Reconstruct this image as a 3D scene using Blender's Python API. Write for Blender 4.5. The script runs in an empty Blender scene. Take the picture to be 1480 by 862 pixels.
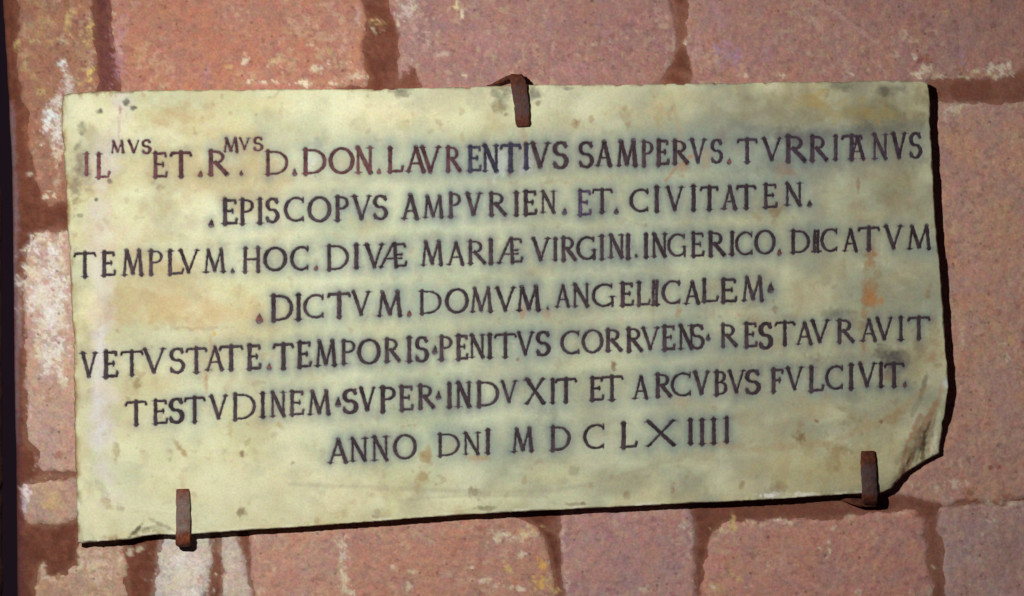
import bpy, math, random
import numpy as np
random.seed(7)
SC = bpy.context.scene
COL = SC.collection
# ------------------------------------------------------------------ camera, light, exposure
D = 2.2                      # metres from the lens to the wall
T = 0.023                    # the tablet's face stands this far off the wall
cam = bpy.data.cameras.new('camera'); co = bpy.data.objects.new('camera', cam); COL.objects.link(co)
co.location = (0, -D, 0); co.rotation_euler = (math.radians(90), 0, 0)
cam.sensor_width = 36; cam.lens = 36 * D / 1.48; cam.clip_end = 50
SC.camera = co
w = bpy.data.worlds.new('World'); SC.world = w; w.use_nodes = True
bg = w.node_tree.nodes['Background']; bg.inputs[0].default_value = (1.0, .55, .95, 1); bg.inputs[1].default_value = .011
fl = bpy.data.lights.new('flash', 'SPOT'); fl.energy = 142; fl.color = (1.0, .975, .92); fl.spot_size = math.radians(146); fl.spot_blend = 1.0; fl.shadow_soft_size = .012
fo = bpy.data.objects.new('flash', fl); COL.objects.link(fo); fo.location = (-.70, -1.55, .50)
from mathutils import Vector
fo.rotation_euler = (Vector((.50, 0, -.75)) - fo.location).to_track_quat('-Z', 'Y').to_euler()   # the flash head points at the foot of the tablet
SC.view_settings.view_transform = 'Standard'; SC.view_settings.look = 'None'
SC.view_settings.exposure = 0; SC.view_settings.gamma = 1
try: SC.cycles.filter_width = 1.5
except Exception: pass

# ------------------------------------------------------------------ numpy noise
_rng = np.random.default_rng(11)
_tab = _rng.random((256, 256))
def vn(x, y):
    xi = np.floor(x).astype(int); yi = np.floor(y).astype(int); fx = x - xi; fy = y - yi
    fx = fx * fx * (3 - 2 * fx); fy = fy * fy * (3 - 2 * fy)
    a = _tab[xi & 255, yi & 255]; b = _tab[(xi + 1) & 255, yi & 255]
    c = _tab[xi & 255, (yi + 1) & 255]; d = _tab[(xi + 1) & 255, (yi + 1) & 255]
    return (a * (1 - fx) + b * fx) * (1 - fy) + (c * (1 - fx) + d * fx) * fy
def fbm(x, y, o=4, s=0):
    t = 0; amp = 1; n = 0
    x = x + s * 17.3; y = y + s * 9.1
    for k in range(o):
        t = t + amp * vn(x, y); n += amp; amp *= .52
        x, y = (x * 1.62 + y * 1.21 + 5.2), (-x * 1.21 + y * 1.62 + 1.3)
    return t / n
def sst(a, b, v):
    t = np.clip((v - a) / (b - a), 0, 1); return t * t * (3 - 2 * t)
def X_(px, dep): return (px - 740) / 1000 * (D + dep) / D      # image scale -> metres on the plane y = dep
def Z_(py, dep): return (431 - py) / 1000 * (D + dep) / D

def poly_sd(px, py, P):
    """signed distance to a closed polygon, inside negative"""
    d = np.full(px.shape, 1e9); ins = np.zeros(px.shape, bool); n = len(P)
    for i in range(n):
        ax, ay = P[i]; bx, by = P[(i + 1) % n]
        ex, ey = bx - ax, by - ay; L = ex * ex + ey * ey
        t = np.clip(((px - ax) * ex + (py - ay) * ey) / L, 0, 1)
        d = np.minimum(d, np.hypot(px - ax - t * ex, py - ay - t * ey))
        c = ((ay > py) != (by > py))
        if ey != 0: ins ^= c & (px < ex * (py - ay) / ey + ax)
    return np.where(ins, -d, d)

class Paint:
    """albedo of a stained stone: base colour plus stains that have their own place and outline"""
    def __init__(s, px, py, base):
        s.x, s.y = px, py; s.c = np.empty(px.shape + (3,)); s.c[:] = base
    def mix(s, m, col, idx=None):
        m = m[..., None]
        if idx is None: s.c = s.c * (1 - m) + np.array(col) * m
        else: s.c[idx] = s.c[idx] * (1 - m) + np.array(col) * m
    def spot(s, cx, cy, rx, ry, col, a=.6, ang=0, edge=.6, warp=.5, wf=None, grain=.3, seed=0):
        if warp < .6: rx, ry = rx * 1.35, ry * 1.35
        R = max(rx, ry) * 1.7
        idx = np.where((abs(s.x - cx) < R) & (abs(s.y - cy) < R))
        if len(idx[0]) == 0: return
        x = s.x[idx] - cx; y = s.y[idx] - cy; q = math.radians(ang)
        u = (x * math.cos(q) + y * math.sin(q)) / rx; v = (-x * math.sin(q) + y * math.cos(q)) / ry
        wf = wf or 1.8 / min(rx, ry)
        wf = min(wf, .22)
        n = fbm(s.x[idx] * wf, s.y[idx] * wf, 3, cx * .1 + seed)
        r = np.sqrt(u * u + v * v) + warp * (n - .5) * 2
        g = 1 - grain * fbm(s.x[idx] * .16, s.y[idx] * .16, 2, cx) * 1.4
        if warp > .88:      # a crust that breaks up into crumbs at its rim
            f1 = fbm(s.x[idx] * .22, s.y[idx] * .22, 3, cy * .3); f2 = fbm(s.x[idx] * .55, s.y[idx] * .55, 1, cy)
            m = sst(.38, .80, (1.15 - r) * .75 + (f1 - .5) * 1.5 + (f2 - .5) * .5)
            s.mix((1 - sst(.1, 1.2, r)) * .30 * a, tuple(v * .85 for v in col), idx)
            s.mix(np.clip(m * a * .95, 0, 1), col, idx)
            return
        s.mix((1 - sst(1 - edge, 1, r)) * a * g, col, idx)
    def streak(s, pts, wd, col, a=.6, warp=.5, grain=.3, soft=.7):
        d = np.full(s.x.shape, 1e9)
        for (ax, ay), (bx, by) in zip(pts[:-1], pts[1:]):
            R = wd * 2
            ex, ey = bx - ax, by - ay; L = ex * ex + ey * ey
            t = np.clip(((s.x - ax) * ex + (s.y - ay) * ey) / L, 0, 1)
            d = np.minimum(d, np.hypot(s.x - ax - t * ex, s.y - ay - t * ey))
        idx = np.where(d < wd * 2.2)
        if len(idx[0]) == 0: return
        n = fbm(s.x[idx] * .9 / wd, s.y[idx] * .9 / wd, 3, pts[0][0])
        r = d[idx] / wd + warp * (n - .5) * 2
        g = 1 - grain * fbm(s.x[idx] * .15, s.y[idx] * .15, 2, pts[0][1]) * 1.4
        s.mix((1 - sst(1 - soft, 1, r)) * a * g, col, idx)

# ------------------------------------------------------------------ mesh helpers
def mesh_from(name, V, F, mat, parent=None, tint=None, smooth=True):
    me = bpy.data.meshes.new(name)
    V = np.asarray(V, np.float32); F = np.asarray(F, np.int32)
    me.vertices.add(len(V)); me.vertices.foreach_set('co', V.ravel())
    k = F.shape[1]
    me.loops.add(F.size); me.loops.foreach_set('vertex_index', F.ravel())
    me.polygons.add(len(F)); me.polygons.foreach_set('loop_start', np.arange(0, F.size, k, dtype=np.int32))
    me.polygons.foreach_set('loop_total', np.full(len(F), k, np.int32))
    me.update(calc_edges=True)
    me.polygons.foreach_set('use_smooth', np.full(len(F), smooth))
    if tint is not None:
        at = me.attributes.new('tint', 'FLOAT_COLOR', 'POINT')
        at.data.foreach_set('color', np.concatenate([tint, np.ones((len(tint), 1))], 1).astype(np.float32).ravel())
    me.materials.append(mat)
    o = bpy.data.objects.new(name, me); COL.objects.link(o)
    if parent: o.parent = parent
    return o
def tag(o, label=None, cat=None, group=None, kind=None):
    if label: o['label'] = label
    if cat: o['category'] = cat
    if group: o['group'] = group
    if kind: o['kind'] = kind
    return o

def mat_stone(name, fine, fine_amt, rough, bump, bscale, spec=.3, speck=0.0, speckcol=(.1, .05, .04)):
    m = bpy.data.materials.new(name); m.use_nodes = True; nt = m.node_tree; N = nt.nodes; L = nt.links
    b = N['Principled BSDF']; b.inputs['Roughness'].default_value = rough
    b.inputs['Specular IOR Level'].default_value = spec
    at = N.new('ShaderNodeAttribute'); at.attribute_name = 'tint'
    tc = N.new('ShaderNodeTexCoord')
    n1 = N.new('ShaderNodeTexNoise'); n1.inputs['Scale'].default_value = fine; n1.inputs['Detail'].default_value = 6
    n1.inputs['Roughness'].default_value = .75
    L.new(tc.outputs['Object'], n1.inputs['Vector'])
    mr = N.new('ShaderNodeMapRange'); mr.inputs[1].default_value = .25; mr.inputs[2].default_value = .75
    mr.inputs[3].default_value = 1 - fine_amt; mr.inputs[4].default_value = 1 + fine_amt
    L.new(n1.outputs['Fac'], mr.inputs[0])
    vm = N.new('ShaderNodeVectorMath'); vm.operation = 'SCALE'
    L.new(at.outputs['Color'], vm.inputs[0]); L.new(mr.outputs[0], vm.inputs['Scale'])
    # slight hue drift between mineral grains
    n2 = N.new('ShaderNodeTexNoise'); n2.inputs['Scale'].default_value = fine * .45; n2.inputs['Detail'].default_value = 4
    L.new(tc.outputs['Object'], n2.inputs['Vector'])
    mx = N.new('ShaderNodeMix'); mx.data_type = 'RGBA'; mx.blend_type = 'OVERLAY'; mx.inputs[0].default_value = fine_amt * .9
    L.new(vm.outputs[0], mx.inputs[6]); L.new(n2.outputs['Color'], mx.inputs[7])
    out = mx.outputs[2]
    if speck > 0:
        vo = N.new('ShaderNodeTexVoronoi'); vo.inputs['Scale'].default_value = 75
        L.new(tc.outputs['Object'], vo.inputs['Vector'])
        n3 = N.new('ShaderNodeTexNoise'); n3.inputs['Scale'].default_value = 30; L.new(tc.outputs['Object'], n3.inputs['Vector'])
        ad = N.new('ShaderNodeMath'); ad.operation = 'MULTIPLY_ADD'; ad.inputs[1].default_value = .35
        L.new(n3.outputs['Fac'], ad.inputs[0]); L.new(vo.outputs['Distance'], ad.inputs[2])
        m2 = N.new('ShaderNodeMapRange'); m2.inputs[1].default_value = .26; m2.inputs[2].default_value = .36
        m2.inputs[3].default_value = speck; m2.inputs[4].default_value = 0
        L.new(ad.outputs[0], m2.inputs[0])
        gt = N.new('ShaderNodeSeparateColor'); L.new(vo.outputs['Color'], gt.inputs[0])
        g2 = N.new('ShaderNodeMath'); g2.operation = 'GREATER_THAN'; g2.inputs[1].default_value = .62; L.new(gt.outputs[0], g2.inputs[0])
        g3 = N.new('ShaderNodeMath'); g3.operation = 'MULTIPLY'; L.new(g2.outputs[0], g3.inputs[0]); L.new(m2.outputs[0], g3.inputs[1])
        m3 = N.new('ShaderNodeMix'); m3.data_type = 'RGBA'; m3.inputs[7].default_value = (*speckcol, 1)
        L.new(g3.outputs[0], m3.inputs[0]); L.new(out, m3.inputs[6]); out = m3.outputs[2]
    L.new(out, b.inputs['Base Color'])
    nb = N.new('ShaderNodeTexNoise'); nb.inputs['Scale'].default_value = bscale; nb.inputs['Detail'].default_value = 5
    nb.inputs['Roughness'].default_value = .65
    L.new(tc.outputs['Object'], nb.inputs['Vector'])
    bp = N.new('ShaderNodeBump'); bp.inputs['Strength'].default_value = bump; bp.inputs['Distance'].default_value = .002
    L.new(nb.outputs['Fac'], bp.inputs['Height']); L.new(bp.outputs['Normal'], b.inputs['Normal'])
    return m
M_STONE = mat_stone('pink_stone', 280, .28, .9, .5, 160, .15, .5)
M_MORTAR = mat_stone('red_mortar', 260, .30, .95, .6, 120, .1)
M_MARBLE = mat_stone('old_marble', 300, .15, .62, .12, 120, .3)
_b = M_MARBLE.node_tree.nodes['Principled BSDF']; _b.inputs['Subsurface Weight'].default_value = .2; _b.inputs['Subsurface Scale'].default_value = .004; _b.inputs['Subsurface Radius'].default_value = (1, .8, .5)

# ------------------------------------------------------------------ wall
def edge_x(py):   # where the wall ends in a worn arris on the left
    return np.interp(py, [-300, 0, 60, 150, 240, 400, 640, 862, 1200], [-2, 1, 5, 10, 14, 15, 18, 20, 22])
def arris_w(py):
    return np.interp(py, [-300, 200, 300, 600, 700, 1200], [8, 9, 13, 14, 17, 17])
def arris(px, py):
    e = edge_x(py); aw = arris_w(py)
    t = np.clip((e + aw - px) / aw, 0, 1)
    return aw / 1000 * 1.1 * (1 - np.sqrt(np.clip(1 - t * t, 0, 1)))

LIME = (.76, .67, .50); YEL = (.62, .45, .20); WHITE = (.80, .77, .73); CY = (.76, .84, .82); MORT = (.150, .051, .032)
def paint_wall(P):
    s = P.spot
    # left column of stones: lichen and limewash remains
    for a in [(60, 30, 26, 34, YEL, .25), (98, 35, 10, 26, YEL, .75), (95, 10, 9, 18, (.2, .07, .04), .4), (118, 40, 12, 18, (.22, .08, .06), .6),
              (131, 40, 7, 22, YEL, .8), (122, 60, 10, 12, YEL, .7), (112, 70, 8, 16, (.3, .18, .12), .5), (120, 82, 9, 10, (.35, .22, .14), .5),
              (130, 105, 9, 16, (.75, .55, .2), .85), (118, 120, 7, 7, YEL, .7), (28, 66, 9, 9, YEL, .7), (38, 90, 9, 20, YEL, .35), (50, 110, 9, 12, YEL, .35), (75, 60, 9, 9, YEL, .3), (60, 130, 8, 12, YEL, .4), (45, 60, 6, 9, YEL, .5),
              (90, 92, 9, 12, CY, .8), (92, 60, 8, 8, LIME, .35), (98, 118, 12, 22, WHITE, .5), (85, 145, 12, 14, WHITE, .5), (74, 165, 13, 15, CY, .95),
              (68, 190, 11, 18, WHITE, .85), (82, 195, 10, 20, WHITE, .8), (82, 225, 9, 16, LIME, .6), (45, 200, 12, 30, (.42, .16, .09), .5),
              (60, 250, 12, 22, (.55, .28, .2), .7), (70, 286, 9, 7, LIME, .8), (84, 262, 8, 14, LIME, .3), (42, 252, 5, 5, LIME, .6),
              (68, 400, 38, 64, (.74, .66, .58), .8), (74, 490, 26, 60, (.74, .66, .58), .75), (66, 440, 34, 50, WHITE, .55), (80, 515, 20, 34, WHITE, .6), (85, 175, 22, 50, (.7, .64, .58), .6), (50, 358, 14, 18, WHITE, .75), (66, 345, 20, 10, LIME, .8), (88, 345, 10, 10, LIME, .6), (78, 365, 10, 9, WHITE, .9), (90, 375, 8, 20, LIME, .7),
              (45, 392, 9, 14, LIME, .7), (60, 400, 14, 14, LIME, .55), (74, 396, 12, 16, WHITE, .7), (85, 420, 12, 20, WHITE, .7), (68, 404, 7, 9, (.45, .22, .13), .7),
              (68, 430, 20, 16, LIME, .55), (72, 455, 16, 16, WHITE, .75), (88, 460, 9, 22, LIME, .7), (62, 470, 9, 14, LIME, .6), (88, 500, 9, 16, WHITE, .7),
              (54, 505, 7, 20, LIME, .7), (80, 520, 12, 18, LIME, .6), (68, 540, 8, 12, WHITE, .7), (92, 550, 6, 14, LIME, .6), (68, 500, 10, 14, (.48, .34, .3), .7),
              (44, 600, 6, 30, (.7, .5, .45), .5), (60, 575, 7, 7, LIME, .4), (52, 628, 12, 10, (.65, .42, .36), .5), (75, 625, 6, 5, (.25, .09, .06), .5),
              (88, 655, 10, 6, (.3, .1, .06), .5), (52, 668, 5, 14, (.65, .45, .38), .5), (72, 715, 24, 26, (.6, .4, .22), .55), (80, 730, 16, 14, YEL, .4),
              (38, 712, 9, 16, (.82, .72, .76), .85), (34, 730, 6, 14, (.7, .6, .68), .7), (60, 822, 6, 12, LIME, .6), (66, 836, 9, 6, LIME, .5), (88, 842, 22, 12, (.62, .38, .22), .5),
              (140, 835, 22, 22, (.66, .52, .42), .5), (118, 810, 8, 14, LIME, .4), (160, 815, 12, 16, (.6, .36, .26), .5), (172, 806, 6, 20, LIME, .5)]:
        s(*a[:4], a[4], a[5], warp=.9, wf=.11, edge=.5, grain=.55)
    P.streak([(16, 150), (20, 260), (22, 330), (20, 420), (24, 470), (22, 560), (22, 640)], 8, (.27, .22, .27), .5, soft=1)   # purple-grey streak down the arris
    P.streak([(28, 400), (27, 450), (30, 500)], 5, (.5, .44, .44), .3, soft=1)
    P.streak([(24, 600), (27, 720), (30, 880)], 9, (.12, .04, .06), .5)  # shade where the lower arris rounds away, painted as a dark streak
    # first stone above the tablet
    for a in [(172, 60, 14, 70, (.50, .27, .30), .55), (205, 75, 8, 22, (.62, .36, .2), .5), (300, 110, 8, 14, (.45, .25, .3), .45),
              (355, 90, 7, 9, LIME, .7), (372, 120, 16, 6, LIME, .8), (405, 90, 22, 9, (.6, .44, .25), .7), (400, 120, 12, 5, LIME, .7), (440, 120, 24, 6, LIME, .85),
              (462, 98, 15, 8, LIME, .6), (332, 96, 7, 5, YEL, .5), (383, 65, 7, 4, LIME, .5), (450, 65, 8, 5, LIME, .6), (482, 120, 14, 6, LIME, .6), (500, 92, 9, 7, LIME, .5),
              (470, 75, 18, 5, YEL, .3), (515, 110, 14, 12, LIME, .5), (500, 60, 10, 30, (.6, .36, .28), .5), (518, 20, 7, 24, (.6, .38, .34), .5), (232, 40, 2.5, 2.5, (.2, .06, .04), .8),
              (238, 12, 3.5, 2.5, (.2, .06, .04), .7), (273, 45, 3, 3, (.25, .09, .06), .7), (310, 60, 40, 30, (.5, .17, .09), .3)]:
        s(*a[:4], a[4], a[5], warp=.95, wf=.13, edge=.5, grain=.5)
    # mortar with a lime drip, then the second and third stones
    for a in [(550, 32, 22, 8, YEL, .8), (540, 42, 14, 6, LIME, .5), (577, 34, 6, 18, LIME, .4), (585, 14, 16, 20, (.62, .50, .48), .7), (598, 8, 9, 14, LIME, .45), (600, 45, 12, 26, (.56, .36, .33), .5),
              (616, 50, 6, 30, LIME, .25), (587, 90, 9, 20, (.52, .36, .34), .5), (660, 5, 4, 12, (.75, .66, .35), .8), (667, 22, 3.5, 9, LIME, .8), (642, 78, 18, 6, LIME, .3),
              (674, 110, 7, 5, LIME, .6), (990, 62, 6, 5, LIME, .9), (925, 108, 16, 9, (.55, .28, .26), .5), (835, 100, 60, 16, (.5, .28, .27), .35), (887, 54, 4, 4, (.3, .1, .07), .6),
              (1052, 78, 22, 22, (.42, .27, .40), .6), (1105, 75, 16, 22, (.44, .29, .38), .35), (1035, 62, 5, 3.5, (.28, .08, .06), .7), (1390, 80, 8, 14, (.42, .27, .42), .6),
              (1010, 60, 9, 50, (.50, .27, .25), .5), (1040, 20, 12, 30, (.48, .26, .3), .3), (1305, 52, 14, 9, LIME, .35), (1320, 60, 9, 6, LIME, .3), (1295, 78, 9, 7, LIME, .35),
              (1340, 86, 12, 6, (.3, .08, .06), .75), (1338, 98, 16, 9, LIME, .6), (1325, 108, 14, 7, LIME, .7), (1352, 108, 9, 8, LIME, .6), (1322, 83, 4, 7, LIME, .6),
              (1300, 62, 16, 8, (.55, .34, .3), .4), (1392, 112, 9, 5, LIME, .6), (1425, 108, 16, 7, YEL, .6), (1445, 98, 18, 15, LIME, .85), (1410, 102, 10, 5, LIME, .5),
              (1232, 110, 10, 5, LIME, .7), (1128, 110, 9, 6, LIME, .6), (1076, 110, 9, 5, LIME, .5), (1370, 16, 7, 6, YEL, .5), (1306, 18, 3, 3, (.2, .08, .06), .7), (1380, 32, 3, 4, (.2, .08, .06), .7),
              (1422, 35, 60, 40, (.40, .25, .22), .35), (1180, 60, 90, 34, (.46, .26, .22), .3), (700, 60, 60, 30, (.5, .27, .27), .35), (770, 30, 50, 30, (.46, .23, .18), .4)]:
        s(*a[:4], a[4], a[5], warp=.95, wf=.13, edge=.55, grain=.5)
    P.streak([(1165, -5), (1205, 18), (1235, 40), (1268, 62)], 5, (.6, .42, .36), .45, grain=.5)
    # right-hand stone
    for a in [(1377, 158, 14, 10, LIME, .55), (1368, 165, 5, 18, LIME, .4), (1370, 205, 6, 10, YEL, .5), (1400, 152, 18, 5, LIME, .4), (1440, 200, 30, 10, (.5, .33, .22), .35), (1462, 204, 5, 5, LIME, .4),
              (1440, 330, 34, 50, (.52, .32, .2), .45), (1445, 300, 16, 16, YEL, .25), (1430, 400, 30, 30, (.5, .27, .24), .5), (1412, 385, 7, 20, (.62, .35, .3), .45), (1395, 500, 12, 18, (.5, .3, .26), .5),
              (1390, 490, 7, 16, LIME, .35), (1440, 500, 20, 20, (.55, .38, .26), .5), (1450, 498, 7, 6, LIME, .7), (1455, 515, 4, 10, LIME, .5), (1462, 490, 9, 9, YEL, .3), (1412, 510, 4, 8, YEL, .5),
              (1447, 643, 12, 4, (.22, .16, .15), .7), (1432, 650, 8, 4, (.26, .18, .17), .6), (1445, 675, 7, 4, (.28, .09, .06), .8), (1432, 676, 4, 3.5, (.28, .09, .06), .7), (1468, 682, 3, 3, (.28, .09, .06), .6),
              (1388, 668, 5, 9, LIME, .4), (1380, 700, 14, 7, LIME, .55), (1398, 700, 10, 5, LIME, .5), (1372, 722, 12, 6, LIME, .5), (1350, 706, 20, 5, LIME, .35), (1400, 712, 14, 8, (.32, .11, .07), .7), (1405, 724, 22, 6, (.32, .11, .07), .8),
              (1432, 727, 20, 5, LIME, .4), (1455, 715, 18, 6, (.34, .12, .08), .7), (1462, 728, 14, 5, LIME, .35), (1320, 700, 12, 8, LIME, .35), (1450, 580, 26, 34, (.48, .28, .26), .5), (1400, 600, 26, 34, (.5, .27, .22), .4)]:
        s(*a[:4], a[4], a[5], warp=.95, wf=.12, edge=.55, grain=.5)
    # bottom row
    for a in [(266, 825, 36, 50, (.76, .68, .62), .7), (335, 825, 16, 50, (.7, .58, .48), .6), (140, 820, 26, 36, (.7, .56, .42), .6), (268, 840, 36, 26, LIME, .55), (262, 812, 16, 14, WHITE, .5), (245, 852, 10, 12, LIME, .6), (290, 800, 14, 14, (.66, .52, .45), .6), (280, 858, 14, 8, WHITE, .5), (290, 835, 9, 9, (.5, .26, .18), .5),
              (150, 855, 12, 10, (.62, .48, .26), .5), (194, 796, 14, 8, LIME, .6), (176, 798, 9, 5, (.35, .14, .1), .6), (205, 790, 9, 5, LIME, .4),
              (332, 830, 10, 22, (.66, .5, .42), .6), (318, 800, 8, 8, LIME, .35), (345, 840, 10, 12, (.56, .38, .3), .6), (396, 824, 5, 4, LIME, .7), (378, 852, 12, 9, LIME, .3), (456, 838, 7, 4, (.25, .1, .07), .6),
              (496, 790, 9, 30, LIME, .6), (497, 850, 9, 30, LIME, .5), (496, 800, 10, 22, (.66, .55, .48), .7), (499, 835, 9, 16, LIME, .6), (505, 855, 10, 8, LIME, .6), (440, 800, 40, 20, (.56, .34, .24), .5),
              (568, 820, 6, 5, LIME, .6), (595, 826, 9, 5, LIME, .4), (592, 848, 7, 9, LIME, .5), (683, 820, 4, 3, LIME, .7), (700, 838, 14, 6, LIME, .6), (716, 845, 7, 4, LIME, .4), (606, 790, 5, 3, LIME, .5),
              (720, 778, 20, 13, LIME, .65), (765, 772, 20, 14, (.66, .48, .22), .65), (760, 776, 24, 12, LIME, .35), (755, 800, 9, 8, LIME, .6), (734, 822, 7, 6, YEL, .6), (782, 815, 8, 14, (.72, .42, .1), .8), (778, 842, 14, 12, (.72, .45, .12), .8),
              (795, 835, 6, 12, YEL, .7), (753, 850, 8, 6, LIME, .8), (735, 850, 9, 6, LIME, .4), (800, 855, 9, 9, (.66, .5, .2), .6), (700, 770, 22, 10, (.3, .1, .07), .4), (640, 790, 60, 20, (.46, .22, .17), .35),
              (852, 813, 9, 4.5, (.2, .09, .1), .8), (876, 852, 5, 3.5, (.22, .1, .1), .6), (818, 840, 7, 16, (.6, .4, .36), .6), (930, 852, 8, 6, LIME, .4), (900, 800, 50, 24, (.42, .25, .25), .5), (985, 760, 8, 9, LIME, .4), (1000, 770, 6, 16, LIME, .35),
              (1060, 745, 4, 8, YEL, .7), (1058, 760, 8, 9, YEL, .8), (1045, 768, 16, 9, (.6, .46, .3), .7), (1085, 752, 12, 3, LIME, .8), (1118, 752, 16, 3, LIME, .6), (1140, 756, 9, 4, LIME, .4), (1058, 828, 10, 8, YEL, .6), (1070, 838, 9, 6, YEL, .5),
              (1035, 850, 14, 10, YEL, .5), (1030, 848, 5, 5, LIME, .6), (1080, 848, 8, 4, LIME, .5), (1205, 762, 6, 8, LIME, .5), (1197, 785, 3.5, 14, LIME, .8), (1196, 804, 3, 12, LIME, .8), (1183, 793, 6, 4, LIME, .5), (1228, 746, 8, 4, LIME, .5), (1265, 815, 6, 8, YEL, .5), (1238, 855, 8, 6, LIME, .4),
              (1130, 800, 6, 40, (.56, .33, .26), .5), (1111, 780, 6, 16, (.36, .16, .12), .4), (1350, 820, 5, 6, LIME, .7), (1328, 745, 10, 7, (.28, .09, .06), .6), (1316, 857, 12, 6, LIME, .5),
              (1450, 790, 40, 50, (.34, .22, .2), .45), (1420, 770, 6, 5, LIME, .4), (1390, 825, 7, 9, (.25, .09, .08), .6), (1470, 770, 9, 7, LIME, .35), (1437, 753, 12, 6, LIME, .4), (1375, 790, 14, 30, (.5, .32, .28), .4)]:
        s(*a[:4], a[4], a[5], warp=.95, wf=.13, edge=.55, grain=.5)

def grid_mesh(P, step, pad=0, sdf=None):
    """regular grid cut to an outline, rim vertices snapped onto it; returns px, py, faces, sd, rim (directed edges)"""
    x0, y0 = P[:, 0].min() - 6, P[:, 1].min() - 6; x1, y1 = P[:, 0].max() + 6, P[:, 1].max() + 6
    nx = int((x1 - x0) / step) + 2; ny = int((y1 - y0) / step) + 2
    gx, gy = np.meshgrid(x0 + np.arange(nx) * step, y0 + np.arange(ny) * step)
    f = lambda a, b: sdf(a, b)
    sd = f(gx, gy)
    sc = (sd[:-1, :-1] + sd[1:, :-1] + sd[:-1, 1:] + sd[1:, 1:]) / 4
    keep = sc < 0
    iy, ix = np.where(keep); a = iy * nx + ix
    F = np.stack([a, a + nx, a + nx + 1, a + 1], 1)     # front side towards the camera
    used, inv = np.unique(F, return_inverse=True); F = inv.reshape(F.shape)
    px = gx.ravel()[used].copy(); py = gy.ravel()[used].copy(); s = sd.ravel()[used]
    E = np.concatenate([F[:, [0, 1]], F[:, [1, 2]], F[:, [2, 3]], F[:, [3, 0]]])
    key = np.minimum(E[:, 0], E[:, 1]).astype(np.int64) * len(px) + np.maximum(E[:, 0], E[:, 1])
    _, first, cnt = np.unique(key, return_index=True, return_counts=True)
    rim = E[first[cnt == 1]]
    r = np.unique(rim)
    for _k in range(2):
        s0 = f(px[r], py[r]); gx_ = (f(px[r] + .5, py[r]) - f(px[r] - .5, py[r])); gy_ = (f(px[r], py[r] + .5) - f(px[r], py[r] - .5))
        g = np.hypot(gx_, gy_) + 1e-6
        mv = np.clip(s0, -step * 1.2, step * 1.2)
        px[r] -= mv * gx_ / g; py[r] -= mv * gy_ / g
    s[r] = 0
    return px, py, F, s, rim

BLOCKS = [
 ([(27, -200), (134, -200), (134, 0), (136, 40), (139, 90), (141, 135), (141, 285), (80, 296), (70, 298), (56, 270), (44, 236), (36, 150), (25, 95), (26, 40)], (.38, .16, .10), 3),
 ([(40, 362), (50, 340), (66, 334), (141, 336), (141, 684), (59, 686), (52, 652), (38, 636), (36, 560), (38, 480), (33, 420)], (.54, .29, .21), 3),
 ([(57, 692), (34, 702), (29, 728), (40, 757), (80, 760), (110, 750), (141, 750), (141, 691)], (.50, .27, .19), 3),
 ([(50, 842), (60, 818), (68, 838), (96, 828), (110, 812), (116, 775), (170, 775), (179, 795), (184, 862), (186, 1060), (50, 1060)], (.50, .26, .17), 4),
 ([(160, -200), (520, -200), (520, 0), (531, 30), (521, 75), (526, 100), (534, 112), (528, 122), (505, 122), (485, 128), (440, 145), (240, 145), (200, 145), (176, 145), (175, 92), (165, 62), (160, 0)], (.50, .20, .130), 2),
 ([(560, -200), (968, -200), (968, 0), (976, 35), (976, 70), (966, 100), (955, 117), (940, 145), (620, 145), (612, 126), (600, 100), (588, 96), (577, 113), (578, 50), (566, 12)], (.46, .215, .175), 2),
 ([(988, -200), (1750, -200), (1750, 98), (1480, 100), (1450, 116), (1400, 112), (1370, 114), (1345, 112), (1338, 145), (1120, 145), (1003, 145), (1000, 90), (992, 60), (994, 30)], (.44, .205, .16), 3),
 ([(1010, 160), (1300, 160), (1335, 146), (1372, 146), (1400, 150), (1440, 150), (1480, 147), (1750, 150), (1750, 716), (1480, 716), (1440, 725), (1400, 722), (1370, 730), (1330, 720), (1300, 714), (1100, 718), (1010, 715)], (.47, .215, .165), 2),
 ([(168, 150), (560, 150), (560, 430), (168, 430)], (.5, .22, .16), 2),
 ([(585, 150), (985, 150), (985, 430), (585, 430)], (.46, .22, .17), 2),
 ([(168, 455), (430, 455), (430, 752), (168, 760)], (.46, .22, .17), 2),
 ([(455, 455), (985, 455), (985, 722), (455, 740)], (.48, .22, .17), 2),
 ([(228, 800), (238, 770), (304, 770), (303, 810), (297, 840), (296, 1060), (226, 1060), (224, 850), (232, 826)], (.62, .47, .40), 4),
 ([(318, 770), (338, 770), (348, 800), (356, 825), (362, 862), (360, 1060), (316, 1060), (322, 862), (326, 830)], (.58, .41, .33), 4),
 ([(362, 768), (440, 760), (499, 756), (499, 800), (499, 1060), (372, 1060), (368, 862), (366, 820)], (.52, .25, .18), 2),
 ([(495, 750), (600, 745), (700, 742), (735, 745), (760, 754), (775, 764), (788, 784), (794, 812), (798, 830), (804, 862), (806, 1060), (495, 1060)], (.50, .225, .155), 2),
 ([(812, 738), (900, 732), (996, 730), (1004, 762), (1003, 862), (1002, 1060), (828, 1060), (820, 862), (814, 830), (811, 790)], (.44, .215, .18), 2),
 ([(1034, 768), (1044, 756), (1070, 754), (1210, 752), (1250, 744), (1300, 742), (1325, 738), (1336, 756), (1338, 800), (1348, 850), (1350, 1060), (1012, 1060), (1014, 862), (1020, 810)], (.45, .20, .15), 3),
 ([(1358, 738), (1380, 734), (1420, 730), (1480, 728), (1750, 730), (1750, 1060), (1368, 1060), (1367, 862), (1364, 800), (1358, 770)], (.39, .205, .17), 3),
]

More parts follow.
